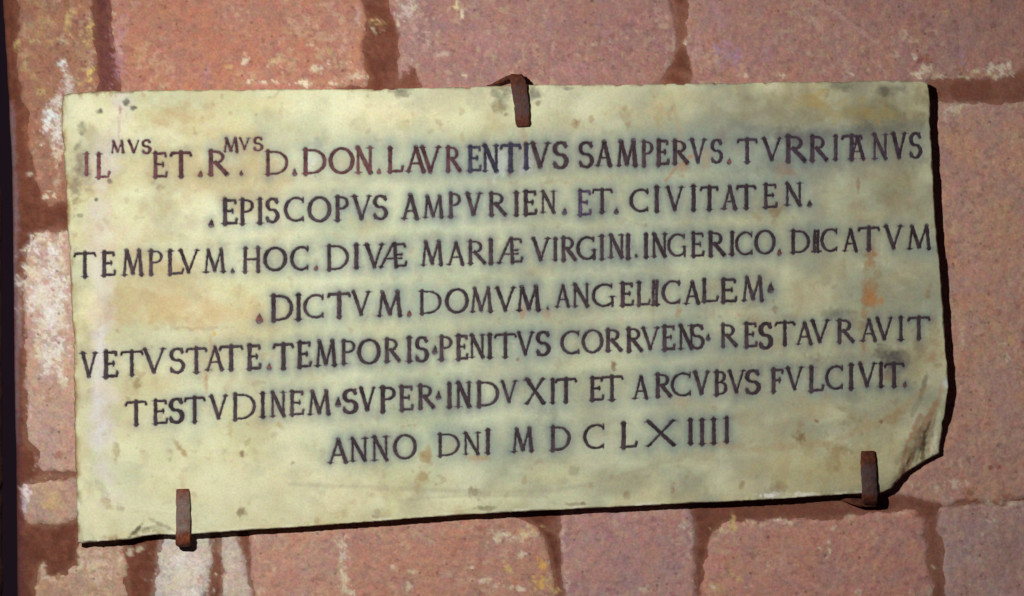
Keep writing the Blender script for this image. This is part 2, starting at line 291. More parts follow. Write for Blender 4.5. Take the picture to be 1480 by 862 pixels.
# mortar body of the wall, one sheet that turns the corner on the left
xs = np.arange(-36, 1760, 3.0); ys = np.arange(-205, 1066, 3.0)
gx, gy = np.meshgrid(xs, ys); nx = len(xs); ny = len(ys)
e = edge_x(gy); px = np.maximum(gx, e)
dep = arris(px, gy) + np.maximum(e - gx, 0) / 36 * .2
rough = .0006 + (fbm(gx * .05, gy * .05, 4, 3) - .5) * .0014 + (fbm(gx * .2, gy * .2, 2, 5) - .5) * .0008
Y = dep + rough * (gx >= e)
pw = Paint(px, gy, MORT)
mott = fbm(gx * .045, gy * .045, 4, 8)[..., None]
pw.c *= (.7 + .6 * mott)
pw.mix(sst(.50, .68, fbm(gx * .022, gy * .03, 3, 21)) * .45 * sst(300, 1100, gx + gy * .5), (.34, .17, .12))
pw.mix((1 - sst(0, 26, abs(gx - 154))) * (gy < 140) * .7, (.13, .045, .05))
pw.mix(sst(900, 1150, gx) * .45, (.27, .115, .08))
pw.mix(sst(.52, .66, fbm(gx * .12, gy * .12, 4, 22)) * .3, (.26, .10, .065))
for bi, (P, base, wob) in enumerate(BLOCKS):
    P = np.array(P, float); W = (gx > P[:, 0].min() - 20) & (gx < P[:, 0].max() + 20) & (gy > P[:, 1].min() - 20) & (gy < P[:, 1].max() + 20)
    ii = np.where(W); a_, b_ = gx[ii], gy[ii]
    dd = poly_sd(a_, b_, P) - 4.5
    q = (1 - sst(-2, 4, dd + (fbm(a_ * .12, b_ * .12, 3, 77) - .5) * 8)) * (.22 if bi < 7 else .3)
    pw.mix(q, (base[0] * .8, base[1] * .85, base[2] * .85), ii)
paint_wall(pw)
V = np.stack([X_(px, 0), Y, Z_(gy, 0)], -1).reshape(-1, 3)
iy, ix = np.meshgrid(np.arange(ny - 1), np.arange(nx - 1), indexing='ij'); a = (iy * nx + ix).ravel()
wall = mesh_from('wall', V, np.stack([a, a + nx, a + nx + 1, a + 1], 1), M_MORTAR, tint=pw.c.reshape(-1, 3))
tag(wall, kind='structure')

for bi, (P, base, wob) in enumerate(BLOCKS):
    P = np.array(P, float)
    hid = bi in (8, 9, 10, 11)
    sdf = lambda a, b: poly_sd(a, b, P) + (fbm(a * .07, b * .07, 3, 30 + bi) - .5) * wob * 4.0 + (fbm(a * .28, b * .28, 2, 60 + bi) - .5) * wob * sst(.4, .6, fbm(a * .03, b * .03, 2, 61 + bi)) * .6 - (1.0 if bi < 4 else 3.0)
    px, py, F, sd, rim = grid_mesh(P, 12.0 if hid else 2.3, sdf=sdf)
    n = fbm(px * .02, py * .02, 4, bi); n2 = fbm(px * .11, py * .11, 3, bi + 5); n3 = fbm(px * .4, py * .4, 2, bi + 9)
    y = -.0012 + (n - .5) * .0026 + (n2 - .5) * .0014 + (n3 - .5) * .0008 + arris(px, py)
    y += (1 - sst(0, 7, -sd)) * .0022
    if hid: y = y * 0 + .001
    bk = {4: .93, 5: .86, 6: 1.0, 7: 1.16, 16: 1.1, 17: 1.2, 18: 1.28}.get(bi, 1.0)
    base = (base[0] * .93 * bk, base[1] * (1.05 if bi != 7 else 1.13) * bk, base[2] * 1.16 * bk)
    pt = Paint(px, py, base)
    pt.c *= (.82 + .36 * n2)[:, None] * (.88 + .24 * n3)[:, None]
    pt.mix(sst(.5, .68, fbm(px * .13, py * .11, 4, bi + 11)) * .3, (base[0] * 1.15, base[1] * 1.4, base[2] * 1.1))
    pt.mix(sst(.5, .68, fbm(px * .10, py * .12, 4, bi + 13)) * .3, (base[0] * .75, base[1] * .72, base[2] * .8))
    pt.mix(sst(.45, .75, n) * .35, (base[0] * .92, base[1] * 1.18, base[2] * 1.35))
    pt.mix(sst(.5, .72, fbm(px * .03, py * .03, 3, bi + 40)) * .35, (base[0] * 1.08, base[1] * 1.1, base[2] * .85))
    pt.mix(sst(.46, .66, fbm(px * .055, py * .05, 4, bi + 15)) * .4, (base[0] * .80, base[1] * .95, base[2] * 1.1))
    pt.mix(sst(.50, .66, fbm(px * .035, py * .045, 4, bi + 17)) * .35, (base[0] * 1.12, base[1] * 1.02, base[2] * .85))
    pt.mix(sst(.60, .68, fbm(px * .12, py * .12, 3, bi + 19)) * sst(.45, .6, fbm(px * .02, py * .02, 2, bi + 21)) * .32, (.60, .45, .31))
    pt.mix(sst(.68, .74, fbm(px * .10, py * .14, 3, bi + 23)) * .38, (base[0] * .5, base[1] * .42, base[2] * .5))
    # crumbs of lime caught along the joints, and red wash smeared over the stone's rim
    fl_ = sst(.57, .70, fbm(px * .17, py * .17, 3, bi + 3)) * (1 - sst(2, 22, -sd)) * sst(.45, .6, fbm(px * .02, py * .02, 2, bi + 70))
    pt.mix(fl_ * .38, LIME)
    pt.mix((1 - sst(-2, 2 + 7 * fbm(px * .04, py * .04, 2, bi + 81), -sd)) * sst(.35, .6, fbm(px * .06, py * .06, 2, bi + 80)) * .8, MORT)
    pt.mix((1 - sst(0, 5, -sd)) * .35, (MORT[0] * 1.3, MORT[1] * 1.5, MORT[2] * 1.5))
    if not hid: paint_wall(pt)
    V = np.stack([X_(px, 0), y, Z_(py, 0)], 1)
    tag(mesh_from('stone_block', V, F, M_STONE, wall, tint=pt.c))

# the neighbouring pier whose edge just shows at the far left
ys = np.arange(-205, 1066, 6.0); prof = [(-420, 0), (-300, 0), (-200, 0), (-100, 0), (-50, 0), (-20, 0), (-8, 0), (-3, .002), (0, .008), (1, .03)]
V = []; tn = []
for yy in ys:
    off = np.interp(yy, [-205, 60, 180, 300, 1066], [-70, -44, -19, -10, -9]) + (float(fbm(np.array(yy * .05), np.array(2.), 3)) - .5) * 4
    for (u, d) in prof:
        q = float(fbm(np.array(u * .05), np.array(yy * .05), 3, 4))
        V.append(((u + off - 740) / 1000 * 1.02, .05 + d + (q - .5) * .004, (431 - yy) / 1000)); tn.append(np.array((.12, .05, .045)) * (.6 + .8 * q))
k = len(prof); iy, ix = np.meshgrid(np.arange(len(ys) - 1), np.arange(k - 1), indexing='ij'); a = (iy * k + ix).ravel()
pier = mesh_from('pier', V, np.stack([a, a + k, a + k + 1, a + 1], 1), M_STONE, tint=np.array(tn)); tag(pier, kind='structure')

# ------------------------------------------------------------------ letters: cut strokes in a unit box
def arc(cx, cy, rx, ry, a0, a1, n=12):
    return [(cx + rx * math.cos(math.radians(a0 + (a1 - a0) * i / n)), cy + ry * math.sin(math.radians(a0 + (a1 - a0) * i / n))) for i in range(n + 1)]
K, Nn, H_ = .156, .098, .072      # thick, thin, hairline, as a share of the letter height
BOWLP = [(.2, .96), (.48, .96)] + arc(.48, .73, .42, .23, 90, -90, 9)[1:] + [(.2, .5)]
G = {
 'A': ([([(.1, 0), (.5, 1)], Nn), ([(.5, 1), (.9, 0)], K), ([(.26, .34), (.75, .34)], H_)], [(.1, 0), (.9, 0)]),
 'B': ([([(.2, 0), (.2, 1)], K), ([(.2, .96), (.45, .96)] + arc(.45, .75, .34, .21, 90, -90, 8)[1:] + [(.2, .54)], Nn), ([(.45, .54)] + arc(.48, .29, .42, .25, 90, -90, 8) + [(.2, .04)], Nn)], [(.2, 0), (.2, 1)]),
 'C': ([(arc(.56, .5, .52, .46, 52, 308, 18), .11), ([(.9, .97), (.89, .78)], H_), ([(.9, .04), (.9, .2)], H_)], []),
 'D': ([([(.15, 0), (.15, 1)], K), ([(.15, .96), (.42, .96)] + arc(.42, .5, .53, .46, 90, -90, 14)[1:] + [(.15, .04)], .105)], [(.15, 0), (.15, 1)]),
 'E': ([([(.2, 0), (.2, 1)], K), ([(.2, .96), (.86, .96), (.88, .84)], Nn), ([(.2, .52), (.7, .52)], Nn), ([(.2, .04), (.92, .04), (.96, .2)], Nn), ([(.7, .44), (.7, .6)], H_)], [(.2, 0), (.2, 1)]),
 'F': ([([(.25, 0), (.25, 1)], K), ([(.25, .96), (.92, .96), (.94, .82)], Nn), ([(.25, .52), (.72, .52)], Nn), ([(.72, .42), (.72, .62)], H_)], [(.25, 0), (.25, 1)]),
 'G': ([(arc(.52, .5, .48, .46, 55, 320, 18), .11), ([(.88, .02), (.88, .38)], .11), ([(.85, .95), (.84, .78)], H_)], [(.86, .4)]),
 'H': ([([(.15, 0), (.15, 1)], K), ([(.85, 0), (.85, 1)], K), ([(.15, .52), (.85, .52)], Nn)], [(.15, 0), (.15, 1), (.85, 0), (.85, 1)]),
 'I': ([([(.5, 0), (.5, 1)], K)], [(.5, 0), (.5, 1)]),
 'L': ([([(.2, 0), (.2, 1)], K), ([(.2, .04), (.88, .04), (.96, .22)], Nn)], [(.2, 0), (.2, 1)]),
 'M': ([([(.1, 0), (.2, 1)], Nn), ([(.2, 1), (.5, .08)], K), ([(.5, .08), (.8, 1)], Nn), ([(.8, 1), (.9, 0)], K)], [(.1, 0), (.9, 0)]),
 'N': ([([(.14, 0), (.14, 1)], Nn), ([(.12, 1), (.88, 0)], K), ([(.86, 0), (.86, 1)], Nn)], [(.14, 0), (.86, 1), (.12, 1)]),
 'O': ([(arc(.5, .5, .46, .47, 0, 360, 26), .11)], []),
 'P': ([([(.2, 0), (.2, 1)], K), (BOWLP, Nn)], [(.2, 0), (.2, 1)]),
 'R': ([([(.18, 0), (.18, 1)], K), ([(x * .82 + .02, y) for x, y in BOWLP], Nn), ([(.42, .5), (.94, .02)], K)], [(.18, 0), (.18, 1)]),
 'S': ([(arc(.5, .74, .4, .23, 25, 260, 12) + arc(.5, .27, .43, .25, 85, -155, 12), .125), ([(.86, .97), (.86, .78)], H_), ([(.1, .05), (.09, .24)], H_)], []),
 'T': ([([(.5, 0), (.5, .98)], K), ([(.03, .84), (.08, .95), (.92, .95), (.97, .84)], Nn)], [(.5, 0)]),
 'V': ([([(.1, 1), (.5, 0)], K), ([(.5, 0), (.9, 1)], Nn)], [(.1, 1), (.9, 1)]),
 'X': ([([(.1, 1), (.9, 0)], K), ([(.1, 0), (.88, 1)], Nn)], [(.1, 1), (.9, 0), (.1, 0), (.88, 1)]),
 'Æ': ([([(.05, 0), (.5, 1)], Nn), ([(.55, 1), (.6, 0)], K), ([(.22, .36), (.8, .36)], H_), ([(.5, .96), (.9, .96), (.93, .84)], Nn), ([(.6, .04), (.94, .04), (.98, .2)], Nn), ([(.56, .52), (.8, .52)], Nn)], [(.05, 0)]),
}
F_ = 3.919
S1, S2, S3, S4 = (90, 180), (420, 180), (740, 180), (1000, 170)
T1, T2, T3, T4, T5, T6 = (90, 400), (420, 390), (740, 380), (1000, 400), (420, 560), (740, 540)
# origin; letter, left, right, foot, head  (measured on the rubbing, then reduced by F_)
TXT = [
 (S1, "I 120 155 283 165 L 192 270 303 165 M 275 352 160 95 V 372 437 160 92 S 452 500 165 88 E 512 595 300 160 T 612 732 297 155 . 765 800 293 0 R 820 938 285 150 M 912 998 155 80 V 1002 1062 140 78 S 1085 1135 150 72 . 1000 1030 285 0 D 1145 1278 285 150 . 1297 1335 283 0"),
 (S2, "D 65 200 280 140 O 222 358 280 133 N 370 465 275 132 . 485 517 275 0 L 545 640 270 132 A 655 765 268 130 V 735 850 268 128 R 878 965 265 128 E 1003 1080 265 125 N 1090 1178 265 118 T 1190 1305 265 112 I 1322 1350 250 112"),
 (S3, "V 108 215 240 105 S 235 315 250 100 S 380 460 245 100 A 480 565 235 100 M 595 712 235 95 P 735 800 235 95 E 820 890 230 90 R 908 1000 222 92 V 1012 1100 215 85 S 1130 1192 220 85 . 1215 1250 218 0"),
 (S4, "T 258 372 255 120 V 400 510 240 118 R 525 650 250 105 R 665 770 245 105 I 800 832 240 105 T 850 965 238 100 A 895 982 236 110 N 1025 1110 235 95 V 1135 1215 228 90 S 1235 1300 230 85"),
 (S1, ". 822 865 573 0 E 905 990 565 425 P 1005 1085 565 425 I 1105 1135 562 422 S 1155 1225 558 418 C 1260 1375 553 412"),
 (S2, "O 100 225 553 410 P 250 330 545 408 V 350 457 535 405 S 470 548 540 402 A 635 725 535 402 M 752 868 528 408 P 895 965 525 390 V 995 1080 510 390 R 1120 1222 515 388 I 1265 1295 515 385 E 1318 1395 512 378"),
 (S3, "N 165 248 500 378 . 280 318 505 0 E 372 450 515 375 T 455 570 500 365 . 575 612 502 0 C 670 780 497 365 I 808 835 495 355 V 875 972 485 355 I 1018 1040 487 350 T 1070 1170 485 350 A 1195 1275 480 352"),
 (S4, "T 255 365 515 383 E 405 485 512 378 N 528 625 498 372 . 650 688 500 0"),
 (S1, "T 65 192 866 725 E 222 300 858 722 M 340 460 855 715 P 487 570 852 715 L 590 690 850 715 V 660 775 838 712 M 800 925 838 710 . 950 980 838 0 H 1020 1125 835 700 O 1143 1270 830 695 C 1295 1400 828 690"),
 (S2, ". 130 160 822 0 D 200 330 825 685 I 360 388 812 682 V 420 530 808 680 Æ 505 660 808 675 M 740 865 798 665 A 890 985 795 672 R 1000 1105 790 660 I 1120 1150 788 655 Æ 1175 1315 785 648"),
 (S3, "V 112 215 768 645 I 235 258 768 648 R 278 365 770 640 G 370 480 768 635 I 500 520 765 632 N 550 635 755 625 I 648 668 760 628 . 694 716 752 0 I 750 772 755 622 N 795 878 750 620 G 885 992 750 618 E 1015 1090 748 615 R 1110 1210 745 612 I 1235 1260 738 612 C 1270 1370 742 608"),
 (S4, "O 360 472 775 638 . 480 515 775 0 D 560 668 768 640 ! 685 728 762 638 C 735 830 762 628 A 860 940 757 635 T 942 1065 750 620 V 1090 1195 740 615 M 1220 1358 745 615"),
 (T1, ". 1092 1142 252 0 D 1178 1305 250 105 I 1325 1352 245 103"),
 (T2, "C 75 195 277 140 T 210 340 270 132 V 345 455 255 125 M 490 635 262 128 . 655 690 260 0 D 725 855 250 118 O 880 1005 248 108 M 1018 1145 240 105 V 1160 1275 232 102 M 1283 1418 232 98"),
 (T3, ". 193 214 265 0 A 250 328 250 130 N 345 440 248 122 G 458 585 250 118 E 612 690 245 115 L 705 785 240 110 ! 792 832 240 100 C 852 960 237 100 A 980 1065 232 110 L 1070 1172 222 95 E 1180 1275 222 92 M 1305 1430 215 82"),
 (T4, "^ 425 472 80 0"),
 (T1, "V 108 195 565 432 E 230 315 570 425 T 330 460 560 420 V 455 585 542 410 S 608 690 548 405 T 700 820 545 402 A 815 912 530 400 T 888 1025 528 392 E 1045 1125 525 388 . 1155 1190 522 0 T 1195 1310 522 380 E 1330 1410 515 370"),
 (T2, "M 140 262 545 405 P 285 368 535 402 O 383 505 537 395 R 530 620 520 392 I 660 685 522 385 S 708 778 522 380 ^ 798 838 470 0 P 840 918 512 378 E 938 1005 510 372 N 1015 1100 498 370 I 1118 1142 500 368 T 1155 1280 498 362"),
 (T3, "V 30 125 520 395 S 140 215 528 390 C 280 390 520 385 O 400 515 512 380 R 528 625 500 378 R 648 740 502 372 V 735 835 490 368 E 850 925 495 358 N 945 1030 488 355 S 1010 1088 488 350 ^ 1095 1130 436 0 R 1180 1278 475 350 E 1315 1390 478 342"),
 (T4, "S 385 455 408 262 T 472 585 388 255 A 595 685 383 262 V 675 780 370 248 R 820 920 372 245 A 960 1050 365 245 V 1042 1140 355 235 I 1170 1200 360 230 T 1225 1352 355 228"),
 (T1, "T 358 480 840 705 E 510 597 835 700 S 608 685 830 690 T 690 810 825 682 V 835 935 803 675 D 960 1095 810 665 I 1120 1152 798 660 N 1180 1265 792 655 E 1285 1370 785 650"),
 (T2, "M 97 228 820 690 ^ 248 292 768 0 S 298 378 815 678 V 390 480 795 670 P 505 595 805 665 E 615 695 798 660 R 718 815 785 655 ^ 818 858 728 0 I 888 912 780 648 N 940 1022 778 640 D 1050 1180 775 635 V 1190 1285 750 632"),
 (T3, "X 75 190 798 660 I 220 245 795 660 T 245 368 790 655 E 440 520 782 650 T 505 630 780 640 A 690 772 770 645 R 810 905 760 632 C 905 1022 758 622 V 1030 1118 742 618 B 1145 1220 750 615 V 1225 1320 735 612 S 1325 1405 745 608"),
 (T4, "F 445 520 655 525 V 535 632 638 515 L 660 750 650 512 C 760 862 642 505 I 890 918 638 500 V 945 1045 620 492 I 1060 1085 625 492 T 1090 1205 625 490 . 1195 1225 622 0"),
 (T5, "A 215 325 428 300 N 340 435 418 290 N 462 555 415 280 O 585 712 408 268 D 828 958 390 262 N 980 1075 380 258 I 1105 1130 375 242 M 1255 1378 365 235"),
 (T6, "D 215 330 438 302 C 408 530 430 288 L 615 710 420 280 X 755 935 410 270 I 995 1030 400 262 I 1062 1095 402 262 I 1130 1160 398 258 I 1195 1240 390 252"),
]
LET = []       # each: (char, strokes [[(px,py,w)..]..])
rnd = random.Random(3)
for (ox, oy), s in TXT:
    tk = s.split()
    for i in range(0, len(tk), 5):
        ch = tk[i]; l, r, b, t = [float(v) / F_ for v in tk[i + 1:i + 5]]
        l += ox; r += ox; b += oy; t += oy
        sl = -np.interp(b, [240, 300, 370, 450, 520, 590, 650], [.018, .022, .028, .036, .042, .046, .05])
        xc = (l + r) / 2; st = []
        if ch in '.^':
            wd = (r - l); hh = wd * (.95 if ch == '^' else .8)
            st.append([(xc, b - 1, wd * .8), (xc + rnd.uniform(-.6, .6), b - hh * .5, wd * .5), (xc + .4, b - hh, wd * .12)])
        elif ch == '!':    # an I cut over an erased letter: a doubled, clogged stroke
            for q, wq in ((-2.5, 4.6), (2.2, 4.8)):
                st.append([(xc + q + .8, t + 1, wq), (xc + q - .5, (t + b) / 2, wq * .9), (xc + q, b, wq)])
            st.append([(l - 1, b - .5, 3), (r + 1, b - .8, 3)])
        else:
            h = b - t; small = h < 25
            strokes, serifs = G[ch]
            kk = rnd.uniform(.98, 1.22) * (1.3 if small else 1.0)
            if ch == 'I' : l, r = xc - 5, xc + 5
            for pts, wd in strokes:
                o = []
                n = len(pts)
                jx, jy = rnd.uniform(-.5, .5), rnd.uniform(-.5, .5)
                # subdivide straight cuts so their width can swell at the ends
                if n == 2 and wd > .08:
                    (x0, y0), (x1, y1) = pts; pts = [(x0 + (x1 - x0) * q, y0 + (y1 - y0) * q) for q in (0, .12, .5, .88, 1)]
                    ws = [1.06, .97, .90, .97, 1.06]
                else:
                    ws = []
                    for q in range(n):      # curves swell where they run upright
                        x0, y0 = pts[max(q - 1, 0)]; x1, y1 = pts[min(q + 1, n - 1)]
                        v = abs(y1 - y0) * h / (math.hypot((x1 - x0) * (r - l), (y1 - y0) * h) + 1e-6)
                        ws.append((.80 + .45 * v * v) if n > 6 else 1.0)
                for (gx_, gy_), wq in zip(pts, ws):
                    X = l + gx_ * (r - l) + jx * .5; Yp = b - gy_ * h + jy * .4
                    Yp += sl * (X - xc)
                    o.append((X, Yp, wd * h * kk * wq * 1.0))
                st.append(o)
            for gx_, gy_ in serifs:
                X = l + gx_ * (r - l); Yp = b - gy_ * h + sl * (X - xc); q = .145 * h * rnd.uniform(.8, 1.15)
                Yp += (.02 if gy_ < .5 else -.02) * -h
                st.append([(X - q, Yp - sl * q, .015 * h), (X, Yp, .11 * h), (X + q, Yp + sl * q, .015 * h)])
        LET.append((ch, st, xc, b))

# ------------------------------------------------------------------ the marble tablet
OUT = np.array([(90, 138), (96, 135), (130, 132), (250, 130), (420, 129), (560, 128), (650, 126), (720, 124), (780, 122), (900, 122), (1020, 120), (1100, 119), (1220, 117), (1300, 116), (1336, 117), (1343, 121),
    (1345, 150), (1346, 189), (1351, 285), (1355, 340), (1360, 395), (1365, 449), (1367, 490), (1370, 529), (1372, 558), (1369, 584), (1365, 626), (1361, 657), (1337, 670), (1308, 688), (1292, 707), (1276, 713),
    (1230, 715), (1110, 723), (925, 732), (740, 741), (640, 747), (500, 758), (380, 766), (262, 774), (246, 774), (232, 774), (214, 775), (204, 777), (190, 780), (150, 783), (120, 786), (111, 785),
    (109, 700), (107, 640), (106, 560), (105, 500), (102, 430), (98, 350), (94, 290), (92, 240), (88, 190), (88, 150)], float)
def sdf_t(a, b):
    return poly_sd(a, b, OUT) + sst(.60, .78, fbm(a * .055, b * .055, 3, 103)) * np.where(b > 700, .3, 1.8) + ((fbm(a * .06, b * .06, 3, 101) - .5) * 2.0 + (fbm(a * .4, b * .4, 2, 102) - .5) * .6) * np.where(b > 700, .55, 1)
def face_relief(px, py):     # undulation of the rubbed face and the broken corner, metres towards the wall
    h = (fbm(px * .006, py * .006, 3, 110) - .5) * .0022 + (fbm(px * .03, py * .03, 2, 111) - .5) * .0005
    # spalled lower right corner: a slope beyond a wavering line
    u = (px - 1306) * .83 + (py - 640) * .55 + (fbm(px * .03, py * .03, 3, 112) - .5) * 26
    m = sst(0, 40, u) * sst(560, 640, py)
    rk = m * sst(600, 660, py)
    h = h + rk * ((fbm(px * .07, py * .05, 4, 114) - .5) * .005 + (fbm(px * .4, py * .4, 2, 115) - .5) * .0012)
    h = h + m * .008 + sst(16, 30, u) * sst(600, 650, py) * .0016
    # chip on the lower edge by the left clamp
    q = np.sqrt(((px - 216) / 34) ** 2 + ((py - 776) / 17) ** 2) + (fbm(px * .08, py * .08, 3, 113) - .5) * .35
    h = h + (1 - sst(.45, 1.0, q)) * .003
    return h
px, py, F, sd, rim = grid_mesh(OUT, 1.15, sdf=sdf_t)
print('slab faces', len(F))
h = face_relief(px, py)
rim_w = np.where(px < 140, 5.5, np.where(py > 700, 1.2, 2.6)) + (fbm(px * .05, py * .05, 2, 120) - .4) * 5
t_ = np.clip(1 + sd / np.maximum(rim_w, 1.2), 0, 1)
h = h + .0045 * t_ ** 2 + t_ ** 2 * (fbm(px * .16, py * .16, 3, 121) - .5) * .006
# pits

h = h + sst(.66, .74, fbm(px * .16, py * .16, 2, 122)) * sst(.5, .62, fbm(px * .015, py * .02, 3, 123)) * .0002
GR = np.full(px.shape, 50.0)      # distance to the nearest cut stroke, in thousandths
ordx = np.argsort(px, kind='stable'); sx = px[ordx]
for ch, st, xc, b in LET:
    lo = min(p[0] for s in st for p in s) - 38; hi = max(p[0] for s in st for p in s) + 38
    ya = min(p[1] for s in st for p in s) - 38; yb = max(p[1] for s in st for p in s) + 38
    idx = ordx[np.searchsorted(sx, lo):np.searchsorted(sx, hi)]
    idx = idx[(py[idx] > ya) & (py[idx] < yb)]
    X = px[idx]; Yy = py[idx]; d = GR[idx]
    for s in st:
        for (ax, ay, aw), (bx, by, bw) in zip(s[:-1], s[1:]):
            ex, ey = bx - ax, by - ay; L = ex * ex + ey * ey + 1e-9
            t = np.clip(((X - ax) * ex + (Yy - ay) * ey) / L, 0, 1)
            d = np.minimum(d, np.hypot(X - ax - t * ex, Yy - ay - t * ey) - (aw + (bw - aw) * t) / 2)
    GR[idx] = d
jag = (fbm(px * .35, py * .35, 2, 130) - .5) * 1.5
h = h + .0017 * (1 - sst(-1.2, .5, GR + jag))

# colour of the marble
tp = Paint(px, py, (.70, .665, .43))
n = fbm(px * .008, py * .011, 4, 140)
tp.mix(sst(.42, .66, n) * .5, (.80, .79, .60))
tp.mix(sst(.46, .66, fbm(px * .012, py * .02, 4, 141)) * .6, (.64, .53, .33))
tp.mix(sst(.4, .8, fbm(px * .02, py * .025, 3, 145)) * .4, (.60, .55, .38))

tp.mix((1 - sst(150, 300, py)) * .35, (.64, .60, .38))
grn = sst(330, 560, px) * (1 - sst(1330, 1400, px)) * sst(150, 235, py) * (1 - sst(640, 720, py + (px - 740) * .03))
tp.mix(np.clip(grn * (.45 + .8 * (fbm(px * .015, py * .02, 3, 142) - .2)), 0, 1) * 1.0, (.49, .57, .42))
tp.mix(sst(600, 1250, px) * (.30 + .4 * fbm(px * .01, py * .01, 3, 143)), (.66, .59, .40))
tp.mix(sst(.38, .80, fbm(px * .028, py * .032, 3, 154)) * .55 * sst(300, 1300, px + 300), (.50, .41, .27))
tp.mix(sst(.55, .85, fbm(px * .05, py * .045, 3, 155)) * .5, (.52, .38, .22))
tp.mix(sst(.45, .68, fbm(px * .013, py * .009, 4, 157)) * .45 * (1 - .5 * grn), (.66, .53, .34))
tp.mix(sst(.5, .7, fbm(px * .016, py * .018, 4, 158)) * .4, (.80, .77, .58))
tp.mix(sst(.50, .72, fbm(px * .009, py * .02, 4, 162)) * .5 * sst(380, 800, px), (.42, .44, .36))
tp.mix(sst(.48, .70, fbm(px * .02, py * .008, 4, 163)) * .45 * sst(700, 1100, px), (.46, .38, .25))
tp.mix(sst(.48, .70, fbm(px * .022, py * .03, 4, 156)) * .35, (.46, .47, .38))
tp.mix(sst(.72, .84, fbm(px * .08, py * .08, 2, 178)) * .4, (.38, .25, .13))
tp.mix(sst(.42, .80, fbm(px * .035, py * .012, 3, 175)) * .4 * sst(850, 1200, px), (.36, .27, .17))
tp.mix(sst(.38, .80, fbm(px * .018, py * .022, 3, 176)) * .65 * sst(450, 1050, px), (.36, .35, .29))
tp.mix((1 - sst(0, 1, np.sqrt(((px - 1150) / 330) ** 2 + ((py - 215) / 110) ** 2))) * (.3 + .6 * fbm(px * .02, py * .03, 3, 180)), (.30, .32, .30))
tp.mix(sst(.40, .85, fbm(px * .016, py * .022, 2, 177)) * .5 * (1 - sst(900, 1250, px)), (.86, .85, .66))
tp.mix(sst(.45, .85, fbm(px * .03, py * .04, 3, 179)) * .3, (.84, .83, .66))
tp.c *= np.array((.89, .935, .845))
# soot bled into the stone round the cut letters
loc = fbm(px * .014, py * .02, 3, 144)
hal = np.exp(-(np.maximum(GR, 0) / 7.0) ** 1.2) * np.clip(.40 + 2.0 * (loc - .36), .12, .85)
hal *= sst(95, 420, px) * .6 + .4
wide = np.exp(-(np.maximum(GR, 0) / 17.0) ** 1.6) * sst(150, 620, px) * np.clip(.15 + 2.2 * (fbm(px * .010, py * .016, 3, 171) - .33), .10, .95)
tp.mix(wide * .85, (.35, .42, .35))
hal *= .7 + .6 * fbm(px * .05, py * .05, 3, 159)
tp.mix(np.clip(hal, 0, .9) * .85, (.17, .205, .205))
sp = tp.spot
LIL = (.70, .62, .66); SOOT = (.22, .20, .17); OCH = (.62, .47, .24); RUST = (.60, .34, .12); BR = (.42, .30, .18); PALE = (.80, .77, .52)
tp.streak([(176, 140), (168, 200), (150, 240), (138, 330), (150, 420), (146, 520), (150, 600), (148, 660), (160, 720)], 24, LIL, .5, warp=.9, soft=.95)
tp.streak([(144, 480), (140, 560), (142, 640)], 16, (.72, .73, .84), .45, warp=.8, soft=.95)
